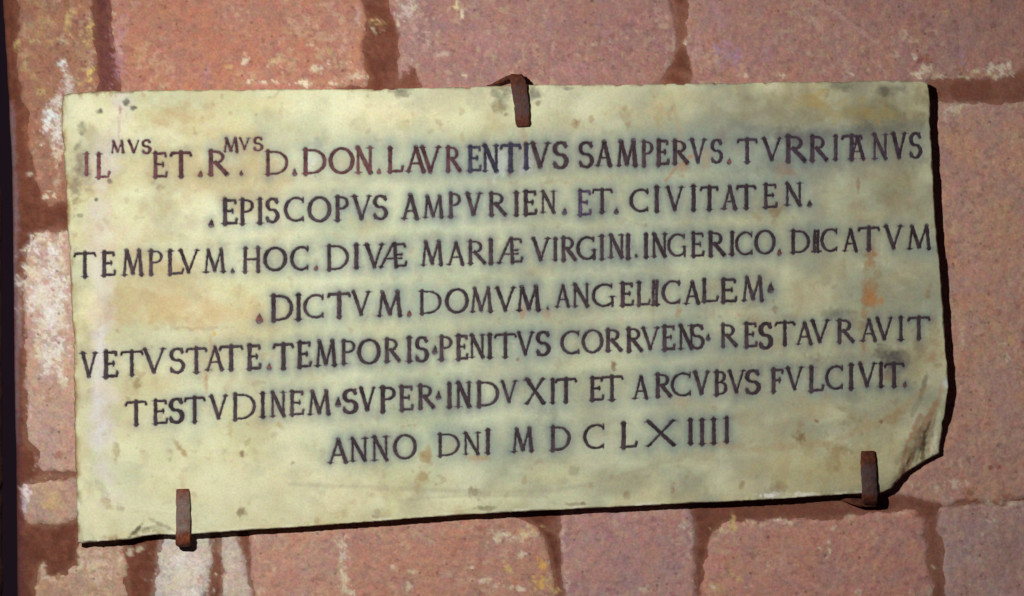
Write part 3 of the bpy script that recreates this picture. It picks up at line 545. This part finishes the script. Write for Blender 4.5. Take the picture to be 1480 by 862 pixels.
for a in [(300, 260, 200, 60, (.66, .56, .36), .5), (220, 420, 130, 60, (.66, .55, .36), .5), (1290, 170, 90, 60, (.40, .35, .22), .6), (1150, 160, 120, 40, (.48, .42, .26), .45), (1300, 270, 70, 60, (.48, .42, .30), .45), (1180, 690, 130, 40, (.74, .68, .46), .5), (150, 170, 44, 28, PALE, .6), (125, 160, 26, 22, PALE, .6), (260, 165, 60, 22, OCH, .38), (225, 170, 20, 14, OCH, .3), (330, 190, 60, 20, (.8, .7, .42), .35), (380, 150, 50, 14, (.8, .72, .48), .35),
          (190, 195, 30, 24, PALE, .4), (560, 160, 80, 24, (.84, .76, .5), .4), (170, 330, 60, 40, (.78, .66, .56), .35), (250, 300, 34, 22, (.62, .5, .36), .28), (235, 340, 50, 16, (.6, .5, .36), .22),
          (300, 450, 110, 34, (.78, .64, .42), .38), (260, 462, 60, 14, (.6, .5, .34), .3), (290, 475, 50, 5, (.46, .38, .28), .35), (130, 450, 20, 40, (.86, .78, .5), .4), (125, 500, 22, 30, (.5, .42, .3), .3),
          (350, 690, 150, 50, PALE, .45), (520, 715, 90, 30, PALE, .55), (660, 722, 50, 18, PALE, .5), (140, 740, 30, 40, PALE, .6), (215, 700, 60, 40, PALE, .3), (120, 690, 12, 40, PALE, .5),
          # named blemishes
          (145, 161, 5, 4, SOOT, .85), (193, 156, 5, 4, SOOT, .9), (183, 148, 5, 7, SOOT, .75), (120, 186, 7, 9, SOOT, .5), (110, 214, 4, 5, SOOT, .5), (172, 186, 3, 14, (.55, .25, .2), .3), (174, 162, 2.5, 9, (.55, .25, .2), .5),
          (118, 240, 16, 34, (.38, .32, .28), .6), (108, 265, 12, 30, (.36, .3, .24), .6), (128, 262, 10, 22, (.45, .38, .36), .4), (158, 262, 4, 3.5, (.3, .12, .14), .85), (139, 288, 3, 3, SOOT, .7), (116, 312, 5, 3, SOOT, .55), (233, 270, 6, 5, (.45, .36, .24), .5),
          (582, 134, 16, 7, SOOT, .55), (570, 131, 14, 4, SOOT, .4), (140, 134, 7, 4, SOOT, .4), (724, 139, 16, 16, SOOT, .6), (770, 136, 12, 12, SOOT, .6), (722, 156, 10, 9, (.45, .34, .2), .55), (778, 149, 4, 4, BR, .6), (731, 166, 3, 3, BR, .5),
          (735, 132, 22, 7, (.35, .3, .24), .5), (690, 145, 14, 16, (.6, .6, .5), .4), (820, 128, 9, 3, (.4, .36, .3), .6), (832, 178, 6, 6, (.5, .36, .2), .6), (855, 172, 4, 6, (.5, .36, .2), .5), (905, 170, 8, 14, (.55, .42, .28), .35),
          (955, 165, 14, 22, (.68, .55, .32), .35), (1020, 230, 9, 16, (.62, .38, .2), .3), (990, 240, 6, 16, (.62, .36, .2), .45, 25), (1180, 145, 40, 18, (.68, .55, .26), .5), (1240, 160, 60, 22, (.66, .56, .3), .45), (1215, 125, 18, 9, SOOT, .45),
          (1290, 130, 34, 10, SOOT, .35), (1275, 132, 12, 9, SOOT, .5), (1330, 140, 12, 14, (.5, .42, .3), .4), (1140, 195, 30, 16, (.36, .34, .32), .55), (1170, 205, 34, 16, (.36, .35, .34), .5), (1240, 190, 22, 16, (.34, .32, .3), .55), (1040, 195, 14, 12, (.5, .42, .38), .4),
          (1090, 165, 50, 22, (.58, .56, .46), .45), (1270, 240, 50, 24, (.60, .56, .46), .5), (1200, 245, 60, 22, (.58, .55, .48), .45), (1135, 250, 16, 14, (.52, .38, .28), .5), (1240, 268, 3, 10, (.5, .28, .2), .5), (1122, 308, 10, 13, (.5, .38, .22), .65), (1118, 322, 7, 7, (.52, .42, .26), .4),
          (1240, 300, 14, 20, (.58, .46, .34), .3), (1300, 290, 20, 12, (.6, .5, .38), .35), (735, 252, 3, 6, BR, .5), (720, 236, 16, 20, (.72, .78, .8), .3), (932, 326, 4, 3, (.45, .25, .15), .5), (760, 235, 10, 20, (.7, .72, .84), .35),
          (1258, 375, 12, 26, RUST, .55), (1257, 420, 13, 30, RUST, .5), (1262, 432, 12, 12, (.72, .42, .1), .5), (1249, 440, 7, 44, RUST, .45), (1248, 500, 5, 30, RUST, .4), (1245, 545, 6, 30, (.6, .45, .25), .35), (1262, 365, 10, 10, RUST, .3),
          (1194, 405, 10, 10, (.5, .48, .4), .35), (1340, 425, 5, 7, (.55, .4, .22), .5), (1120, 447, 4, 5, BR, .5), (1118, 436, 3, 4, BR, .4), (1040, 458, 3.5, 3.5, (.4, .36, .3), .3), (980, 452, 5, 11, (.6, .36, .22), .45), (755, 452, 5, 12, (.64, .38, .24), .4), (790, 455, 6, 8, (.64, .38, .24), .3),
          (1208, 452, 34, 12, (.42, .4, .34), .45), (1240, 470, 20, 8, (.4, .34, .26), .3), (1180, 520, 26, 9, (.44, .42, .38), .45), (1290, 518, 18, 22, (.24, .19, .2), .75), (1272, 512, 10, 14, (.28, .22, .22), .6), (1308, 520, 12, 14, (.34, .3, .26), .5), (1285, 545, 14, 14, (.46, .28, .14), .55),
          (1330, 505, 12, 14, (.48, .4, .3), .5), (1350, 510, 16, 26, (.58, .36, .24), .4), (1350, 470, 9, 20, (.6, .5, .36), .4), (1122, 500, 30, 16, (.7, .56, .38), .35), (1230, 575, 16, 10, (.46, .44, .38), .4), (1170, 585, 40, 30, (.7, .58, .38), .3),
          (886, 529, 4.5, 9, (.42, .27, .14), .8), (748, 520, 3, 3, (.45, .34, .2), .6), (198, 555, 6, 8, (.45, .38, .22), .7), (190, 558, 14, 14, (.6, .5, .34), .3), (298, 548, 3.5, 18, (.62, .42, .2), .6), (304, 500, 3, 30, (.62, .44, .22), .35), (310, 483, 2.5, 2.5, (.8, .6, .1), .6),
          (262, 650, 4, 16, (.56, .38, .2), .6, -38), (168, 655, 5, 18, (.56, .46, .3), .55), (350, 657, 5, 5, (.4, .29, .18), .8), (348, 741, 7, 7, (.46, .4, .27), .8), (423, 670, 3, 3, (.5, .35, .2), .5), (333, 618, 4, 12, (.64, .5, .28), .4), (402, 614, 4, 4, (.6, .42, .2), .5),
          (617, 660, 10, 13, (.56, .40, .2), .7), (612, 690, 9, 10, (.56, .42, .24), .6), (604, 702, 6, 9, (.64, .48, .26), .5), (686, 712, 8, 8, (.42, .35, .24), .8), (692, 722, 4, 5, (.4, .3, .2), .4), (690, 662, 18, 5, (.66, .48, .26), .45), (650, 650, 14, 12, (.62, .56, .42), .35), (512, 700, 22, 24, (.6, .58, .45), .3),
          (543, 748, 6, 4, BR, .5), (700, 735, 16, 3.5, (.4, .32, .22), .6), (830, 729, 18, 2.5, (.4, .3, .2), .5), (843, 728, 4, 3, BR, .7), (906, 716, 6, 6, (.52, .4, .26), .5), (973, 706, 4, 7, (.5, .34, .2), .6), (830, 680, 8, 7, (.44, .4, .32), .4), (757, 665, 40, 14, (.6, .56, .44), .3),
          (1156, 633, 8, 9, (.46, .32, .16), .8), (1156, 618, 5, 10, (.6, .44, .24), .4), (1181, 609, 3.5, 3, (.5, .22, .12), .7), (1274, 610, 3, 3, (.3, .2, .12), .8), (1072, 701, 5, 7, (.5, .36, .2), .6), (1126, 704, 12, 9, (.46, .34, .24), .5), (1205, 670, 12, 16, (.52, .38, .22), .45), (1230, 610, 30, 14, (.5, .42, .3), .4),
          (1212, 650, 34, 9, (.58, .44, .26), .45, 20), (1290, 605, 40, 10, (.58, .42, .24), .5, -30), (1068, 600, 24, 16, (.58, .5, .36), .3), (1110, 715, 22, 5, (.95, .95, .9), .85), (1160, 714, 18, 3, (.95, .95, .9), .6), (1330, 620, 9, 24, (.55, .3, .2), .5, 20), (1345, 600, 9, 22, (.6, .36, .22), .5, 25),
          (1352, 640, 9, 20, PALE, .5, 20), (1336, 640, 4, 14, (.26, .12, .05), .85, 8), (1340, 622, 3, 16, (.3, .14, .08), .6, 25), (1335, 560, 4, 16, (.4, .34, .26), .6, 12), (1314, 668, 3, 22, (.55, .22, .16), .6, 22), (1366, 556, 6, 9, (.8, .86, .84), .6), (1318, 640, 12, 30, (.62, .48, .3), .5, 25), (1304, 690, 5, 18, (.5, .34, .22), .6, 30),
          (1285, 665, 22, 34, (.78, .7, .5), .4, 25), (1225, 700, 30, 9, (.78, .7, .5), .4), (985, 580, 30, 12, (.7, .56, .4), .3), (216, 772, 30, 10, (.5, .42, .28), .6), (198, 765, 3, 14, (.2, .15, .1), .8, 42), (232, 758, 3, 20, (.35, .28, .2), .5, -65), (155, 728, 10, 6, (.62, .48, .26), .5, 35), (175, 735, 6, 5, (.5, .46, .36), .45), (146, 705, 6, 20, (.5, .5, .42), .35, -30),
          (780, 600, 10, 50, (.52, .54, .5), .35), (960, 575, 8, 14, (.5, .5, .44), .3), (620, 345, 26, 12, (.56, .56, .44), .3), (460, 205, 8, 10, (.45, .5, .48), .35), (450, 230, 10, 30, (.66, .72, .72), .3), (455, 255, 2.5, 2, BR, .5)]:
    ang = a[6] if len(a) > 6 else 0
    small = max(a[2], a[3]) < 22
    if sum(a[4]) < 2.05: a = a[:4] + (tuple(v ** 1.9 for v in a[4]),) + a[5:]
    sp(*a[:4], a[4], min(1, a[5] * 1.2), ang=ang, edge=.7 if small else .85, warp=.55 if small else .8, grain=.35)
for a in [(1150, 200, 34, 12, .62), (1182, 196, 20, 14, .5), (1222, 190, 18, 12, .5), (1252, 188, 20, 12, .6), (1290, 186, 16, 10, .4), (1190, 236, 60, 12, .35), (468, 196, 10, 14, .3), (700, 212, 16, 30, .3), (735, 300, 30, 18, .25), (862, 300, 34, 22, .42), (905, 362, 30, 20, .5), (955, 352, 24, 24, .5), (765, 410, 22, 16, .4), (950, 420, 16, 18, .45),
          (690, 300, 24, 14, .25), (540, 300, 14, 14, .55), (400, 372, 20, 16, .25), (630, 345, 40, 12, .3), (1065, 250, 24, 12, .3), (1120, 240, 22, 20, .4), (785, 225, 24, 22, .4), (755, 225, 16, 26, .35), (270, 215, 12, 10, .35), (390, 260, 10, 14, .3), (1170, 345, 12, 22, .45), (470, 520, 22, 18, .3), (1290, 530, 20, 24, .55), (1215, 455, 26, 8, .45), (800, 600, 8, 20, .4), (650, 600, 20, 16, .25), (1040, 225, 14, 14, .35), (545, 590, 16, 14, .25)]:
    sp(a[0], a[1], a[2] * 1.3, a[3] * 1.4, (.13, .145, .155), a[4], edge=.95, warp=.62, grain=.4)
tp.streak([(1352, 585), (1335, 620), (1322, 655), (1308, 698)], 7, (.34, .15, .08), .6, warp=.8)
tp.streak([(1330, 600), (1312, 640), (1300, 690)], 4, (.40, .14, .09), .6)
tp.streak([(1345, 610), (1338, 640), (1336, 664)], 4, (.16, .07, .03), .8)
tp.streak([(757, 186), (758, 205), (760, 240)], 7, (.44, .28, .14), .45, soft=.95)
tp.streak([(1256, 652), (1254, 620), (1252, 600)], 6, (.46, .28, .12), .35, soft=.95)
tp.streak([(264, 706), (263, 690)], 8, (.5, .36, .2), .4, soft=.95)
tp.streak([(1357, 600), (1352, 640), (1350, 655)], 5, (.80, .76, .58), .7)
tp.streak([(1338, 545), (1330, 575), (1318, 600)], 5, (.24, .20, .14), .5)
tp.streak([(1362, 560), (1350, 600), (1345, 650)], 6, (.42, .26, .14), .5)
tp.streak([(1180, 560), (1215, 590), (1262, 600), (1300, 580)], 9, (.36, .32, .24), .4, soft=.95)
tp.streak([(1120, 620), (1140, 660), (1130, 700)], 10, (.48, .36, .2), .35, soft=.95)
tp.streak([(1130, 300), (1120, 260), (1140, 230)], 9, (.38, .30, .22), .4, soft=.95)
tp.streak([(760, 345), (900, 330), (1080, 300)], 10, (.38, .38, .30), .35, soft=.95)
tp.streak([(1060, 180), (1150, 200), (1260, 195), (1330, 180)], 12, (.20, .19, .17), .5, soft=.95, warp=.8)
tp.streak([(210, 290), (235, 330), (300, 320)], 14, (.45, .38, .28), .4, soft=.95, warp=.8)
tp.streak([(1000, 225), (975, 245), (962, 262)], 3, (.44, .22, .10), .7)
tp.streak([(972, 150), (985, 200), (978, 225)], 4, (.48, .32, .16), .45)
tp.streak([(420, 700), (560, 706), (700, 712), (800, 710), (880, 694), (960, 668), (1010, 655)], 6, (.40, .37, .26), .5, soft=.95)
tp.streak([(590, 722), (680, 716), (790, 718)], 4, (.42, .38, .26), .45, soft=.95)
tp.streak([(1020, 640), (1090, 650), (1200, 640), (1290, 600), (1340, 560)], 8, (.46, .32, .16), .45, soft=.95)
tp.streak([(1240, 620), (1262, 660), (1258, 700)], 6, (.44, .34, .2), .4, soft=.95)
# brown grime in the rough left rim, pale bruises along the lower arris
eb = (1 - sst(0, 13, -sd)) * (px < 170) * sst(.35, .6, fbm(px * .12, py * .05, 3, 150))
tp.mix(eb * .8, (.32, .20, .08))
tp.mix((1 - sst(0, 3.5, -sd)) * (px < 160) * .7, (.22, .12, .05))
tp.mix((1 - sst(1, 7, -sd)) * (py > 690) * sst(.45, .6, fbm(px * .05, py * .05, 3, 151)) * .6, (.88, .87, .72))
tp.mix((1 - sst(0, 6, -sd)) * (py < 200) * sst(.5, .65, fbm(px * .05, py * .05, 3, 152)) * .6, (.25, .2, .12))
# pigment in the depth of the cuts
tp.mix((1 - sst(-.8, 1.3, GR + jag)) * .9, (.10, .07, .09))

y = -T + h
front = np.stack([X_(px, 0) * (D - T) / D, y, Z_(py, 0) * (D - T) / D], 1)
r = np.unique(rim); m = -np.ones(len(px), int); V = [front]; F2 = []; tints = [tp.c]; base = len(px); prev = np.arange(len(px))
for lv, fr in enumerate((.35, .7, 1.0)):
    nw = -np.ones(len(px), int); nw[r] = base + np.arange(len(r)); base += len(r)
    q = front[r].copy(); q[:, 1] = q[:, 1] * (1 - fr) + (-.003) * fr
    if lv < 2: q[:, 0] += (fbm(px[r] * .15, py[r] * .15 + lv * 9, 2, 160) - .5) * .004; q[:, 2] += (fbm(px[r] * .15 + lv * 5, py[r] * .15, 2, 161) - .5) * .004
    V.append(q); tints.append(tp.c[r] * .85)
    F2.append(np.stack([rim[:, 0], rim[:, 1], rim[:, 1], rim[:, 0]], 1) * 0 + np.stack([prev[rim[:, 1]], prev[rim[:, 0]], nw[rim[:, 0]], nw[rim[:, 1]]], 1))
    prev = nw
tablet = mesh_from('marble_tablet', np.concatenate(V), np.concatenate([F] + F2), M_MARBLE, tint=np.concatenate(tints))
tag(tablet, 'cream marble tablet with seven lines of dark Latin capitals and a broken lower right corner', 'inscribed tablet')

# pigment lying in each letter's cut
mp = bpy.data.materials.new('cut_pigment'); mp.use_nodes = True; nt = mp.node_tree
b = nt.nodes['Principled BSDF']; b.inputs['Roughness'].default_value = .85; b.inputs['Specular IOR Level'].default_value = .15
oi = nt.nodes.new('ShaderNodeObjectInfo'); tc = nt.nodes.new('ShaderNodeTexCoord'); nz = nt.nodes.new('ShaderNodeTexNoise')
nz.inputs['Scale'].default_value = 75; nz.inputs['Detail'].default_value = 6; nz.inputs['Roughness'].default_value = .65
mr = nt.nodes.new('ShaderNodeMapRange'); mr.inputs[1].default_value = .3; mr.inputs[2].default_value = .75; mr.inputs[3].default_value = .4; mr.inputs[4].default_value = 2.7
vm = nt.nodes.new('ShaderNodeVectorMath'); vm.operation = 'SCALE'
nt.links.new(tc.outputs['Object'], nz.inputs['Vector']); nt.links.new(nz.outputs['Fac'], mr.inputs[0])
nt.links.new(oi.outputs['Color'], vm.inputs[0]); nt.links.new(mr.outputs[0], vm.inputs['Scale']); nt.links.new(vm.outputs[0], b.inputs['Base Color'])
sc_ = (D - T) / D
for ch, st, xc, b_ in LET:
    V = []; Fq = []
    for si, s in enumerate(st):
        P = np.array(s); n = len(P)
        # resample
        seg = np.hypot(*np.diff(P[:, :2], axis=0).T); cum = np.concatenate([[0], np.cumsum(seg)]); k = max(2, int(cum[-1] / 3) + 1)
        q = np.linspace(0, cum[-1], k); R = np.stack([np.interp(q, cum, P[:, j]) for j in range(3)], 1)
        tg = np.gradient(R[:, :2], axis=0); tg /= (np.hypot(tg[:, 0], tg[:, 1])[:, None] + 1e-9)
        R[0, :2] -= tg[0] * .4; R[-1, :2] += tg[-1] * .4
        nr = np.stack([-tg[:, 1], tg[:, 0]], 1); hw = (R[:, 2:3] / 2 + 1.1)
        base = len(V)
        for side in (-1, 0, 1):
            Q = R[:, :2] + nr * hw * side
            dd = face_relief(Q[:, 0], Q[:, 1]) + .0007 + si * .00004 + (.00012 if side == 0 else 0)
            V.extend([((x - 740) / 1000 * sc_, -T + d_, (431 - y_) / 1000 * sc_) for (x, y_), d_ in zip(Q, dd)])
        for i in range(k - 1):
            for o in (0, k): Fq.append((base + o + i, base + o + i + 1, base + o + k + i + 1, base + o + k + i))
    V = np.array(V); c0 = V.mean(0)
    o = mesh_from('stop' if ch in '.^' else 'letter', V - c0, Fq, mp, tablet)
    o.location = c0
    line1 = b_ < 262
    dark = (.036, .025, .030)
    if line1:
        if xc < 165: c = (.13, .05, .055)
        elif xc < 580: c = (.072, .031, .034)
        elif xc < 660: c = (.065, .028, .034)
        elif xc < 770: c = (.028, .026, .044)
        elif xc < 1000: c = (.040, .025, .030)
        else: c = (.038, .026, .036)
    elif b_ < 395 and xc < 170: c = (.042, .03, .055)
    elif 800 < xc < 870 and b_ < 330: c = (.042, .029, .055)
    else: c = dark
    if ch == '.' and random.random() < (.6 if line1 else .3): c = (.12, .045, .042)
    jq = random.uniform(.8, 1.25); o.color = (c[0] * jq, c[1] * jq, c[2] * jq, 1)

# ------------------------------------------------------------------ rusty iron clamps
mi = bpy.data.materials.new('rusty_iron'); mi.use_nodes = True; nt = mi.node_tree; N = nt.nodes; L = nt.links
b = N['Principled BSDF']; b.inputs['Roughness'].default_value = .72; b.inputs['Specular IOR Level'].default_value = .35
tc = N.new('ShaderNodeTexCoord'); nz = N.new('ShaderNodeTexNoise'); nz.inputs['Scale'].default_value = 130; nz.inputs['Detail'].default_value = 6; nz.inputs['Roughness'].default_value = .75
L.new(tc.outputs['Object'], nz.inputs['Vector'])
rp = N.new('ShaderNodeValToRGB'); L.new(nz.outputs['Fac'], rp.inputs[0])
rp.color_ramp.elements[0].position = .32; rp.color_ramp.elements[0].color = (.07, .016, .012, 1)
rp.color_ramp.elements[1].position = .72; rp.color_ramp.elements[1].color = (.40, .115, .030, 1)
el = rp.color_ramp.elements.new(.52); el.color = (.20, .045, .018, 1)
at = N.new('ShaderNodeAttribute'); at.attribute_name = 'tint'      # where the rust is rubbed off to grey metal
n2 = N.new('ShaderNodeTexNoise'); n2.inputs['Scale'].default_value = 110; n2.inputs['Detail'].default_value = 4; L.new(tc.outputs['Object'], n2.inputs['Vector'])
m1 = N.new('ShaderNodeMath'); m1.operation = 'MULTIPLY_ADD'; m1.inputs[1].default_value = 1.4; L.new(n2.outputs['Fac'], m1.inputs[0])
sep = N.new('ShaderNodeSeparateColor'); L.new(at.outputs['Color'], sep.inputs[0]); sub = N.new('ShaderNodeMath'); sub.operation = 'SUBTRACT'; sub.inputs[1].default_value = .95
L.new(sep.outputs[0], sub.inputs[0]); L.new(sub.outputs[0], m1.inputs[2]); m1.use_clamp = True
mul = N.new('ShaderNodeMath'); mul.operation = 'MULTIPLY'; mul.inputs[1].default_value = .8; L.new(m1.outputs[0], mul.inputs[0])
mx = N.new('ShaderNodeMix'); mx.data_type = 'RGBA'; L.new(mul.outputs[0], mx.inputs[0]); dk = N.new('ShaderNodeMapRange'); dk.inputs[3].default_value = .45; dk.inputs[4].default_value = .9; L.new(sep.outputs[1], dk.inputs[0]); sc2 = N.new('ShaderNodeVectorMath'); sc2.operation = 'SCALE'; L.new(rp.outputs[0], sc2.inputs[0]); L.new(dk.outputs[0], sc2.inputs['Scale']); L.new(sc2.outputs[0], mx.inputs[6]); 
gm = N.new('ShaderNodeMix'); gm.data_type = 'RGBA'; gm.inputs[6].default_value = (.05, .05, .065, 1); gm.inputs[7].default_value = (.22, .22, .20, 1); L.new(sep.outputs[1], gm.inputs[0])
L.new(gm.outputs[2], mx.inputs[7]); L.new(mx.outputs[2], b.inputs['Base Color'])
bp = N.new('ShaderNodeBump'); bp.inputs['Strength'].default_value = 1.0; bp.inputs['Distance'].default_value = .003; L.new(nz.outputs['Fac'], bp.inputs['Height']); L.new(bp.outputs['Normal'], b.inputs['Normal'])

def sweep(path, V, F, tn, wear, gl):
    """flat forged bar: path of (x, y, z, width, thickness, bend) ; bend = angle of the width axis from x, in the wall plane"""
    rings = []
    P = np.array(path, float); k0 = np.arange(len(P)); kk = np.linspace(0, len(P) - 1, (len(P) - 1) * 5 + 1)
    R = np.stack([np.interp(kk, k0, P[:, j]) for j in range(6)], 1)
    for _ in range(2): R[1:-1] = (R[:-2] + 2 * R[1:-1] + R[2:]) / 4
    tg = np.gradient(R[:, :3], axis=0); tg /= np.linalg.norm(tg, axis=1)[:, None]
    sec = [(-1, -.55), (-.8, -1), (-.3, -1.06), (.3, -1.06), (.8, -1), (1, -.55), (1, .55), (.8, 1), (0, 1.05), (-.8, 1), (-1, .55)]
    b0 = len(V); ns = len(sec); rr = random.Random(int(R[0, 0] * 1e4))
    for i, p in enumerate(R):
        wa = np.array([math.cos(p[5]), 0, math.sin(p[5])]); wa -= tg[i] * wa.dot(tg[i]); wa /= np.linalg.norm(wa)
        th = np.cross(tg[i], wa)
        e_ = 1.0 - (.12 if i in (0, len(R) - 1) else 0)
        for (a, c) in sec:
            q = p[:3] + wa * a * p[3] / 2 * e_ * (1 + rr.uniform(-.07, .07)) + th * c * p[4] / 2 * e_ * (1 + rr.uniform(-.2, .2))
            V.append(q); f = i / (len(R) - 1)
            tn.append((np.interp(f, *wear), gl, 0))
    for i in range(len(R) - 1):
        for j in range(ns):
            a = b0 + i * ns + j; a2 = b0 + i * ns + (j + 1) % ns
            F.append((a, a2, a2 + ns, a + ns))
    for row, flip in ((0, 0), (len(R) - 1, 1)):
        V.append(np.mean(V[b0 + row * ns:b0 + (row + 1) * ns], 0)); tn.append((0, gl, 0)); c = len(V) - 1
        for j in range(ns):
            a = b0 + row * ns + j; a2 = b0 + row * ns + (j + 1) % ns
            F.append((c, a2, a, c) if not flip else (c, a, a2, c))
def clamp(bars, label, at_):
    V = []; F = []; tn = []
    for path, wear, gl in bars: sweep(path, V, F, tn, wear, gl)
    V = np.array(V); c0 = np.array(at_)
    me = bpy.data.meshes.new('iron_clamp'); me.from_pydata([tuple(v) for v in V - c0], [], [tuple(dict.fromkeys(f)) for f in F]); me.update()
    for p in me.polygons: p.use_smooth = True
    a_ = me.attributes.new('tint', 'FLOAT_COLOR', 'POINT')
    a_.data.foreach_set('color', np.concatenate([np.array(tn), np.ones((len(tn), 1))], 1).astype(np.float32).ravel())
    me.materials.append(mi)
    try: me.set_sharp_from_angle(angle=math.radians(40))
    except Exception: pass
    o = bpy.data.objects.new('iron_clamp', me); COL.objects.link(o); o.location = c0
    tag(o, label, 'clamp', 'iron clamps holding the marble tablet')
def q3(px_, py_, y_): return ((px_ - 740) / 1000 * (D + y_) / D, y_, (431 - py_) / 1000 * (D + y_) / D)
yf = -T - .0035
clamp([([q3(264, 707, yf) + (.019, .005, 0), q3(265, 740, yf - .0004) + (.0195, .0055, 0), q3(265, 768, yf - .001) + (.0200, .006, 0), q3(264.5, 781, yf - .001) + (.0205, .007, 0),
         q3(264.5, 786, yf + .007) + (.020, .008, 0), q3(265, 786, -.009) + (.018, .008, 0), q3(266, 785, .02) + (.016, .007, 0)], ([0, .1, .3, .42, 1], [.25, .95, .85, .2, .1]), 1.0)],
      'rusty iron clamp with a grey worn tip under the lower left edge of the tablet', q3(265, 786, 0))
clamp([([q3(1254, 652, yf) + (.0205, .005, 0), q3(1255, 680, yf - .0004) + (.021, .0055, 0), q3(1256.5, 705, yf - .0008) + (.0215, .006, 0), q3(1257, 720, yf - .001) + (.022, .0075, 0),
         q3(1257, 725, yf + .007) + (.021, .008, 0), q3(1256, 725, -.009) + (.02, .008, 0), q3(1255, 724, .02) + (.018, .007, 0)], ([0, .08, .15, .38, .5, 1], [0, .1, .85, .8, .15, .1]), .12),
       ([q3(1268, 727, -.009) + (.010, .010, 1.57), q3(1245, 727, -.010) + (.012, .010, 1.57), q3(1228, 724, -.006) + (.008, .007, 1.57), q3(1214, 720, .0) + (.004, .004, 1.57)], ([0, 1], [0, 0]), 0)],
      'dark rusty iron clamp near the broken lower right corner of the tablet', q3(1256, 725, 0))
clamp([([q3(756, 183, yf) + (.020, .005, .05), q3(754.5, 160, yf - .0004) + (.0205, .0055, .04), q3(752.5, 140, yf - .001) + (.0215, .006, .03), q3(749.5, 122, yf - .0015) + (.0215, .0065, -.08), q3(746.5, 113, yf - .001) + (.019, .007, -.1),
         q3(746, 111, yf + .008) + (.019, .0075, 0), q3(748, 113, -.009) + (.018, .007, 0), q3(750, 114, .02) + (.016, .006, 0)], ([0, .06, .12, .3, .5, 1], [0, .2, .8, .7, .1, 0]), .1),
       ([q3(744, 112, -T + .004) + (.007, .007, 1.2), q3(734, 113, -T + .008) + (.006, .006, 1.0), q3(724, 118, -T + .012) + (.005, .006, .8), q3(712, 124, -.006) + (.003, .004, .7), q3(704, 125, .0) + (.002, .003, .7)], ([0, 1], [0, 0]), 0)],
      'dark red rusty iron clamp with a side spur over the top edge of the tablet', q3(748, 112, 0))
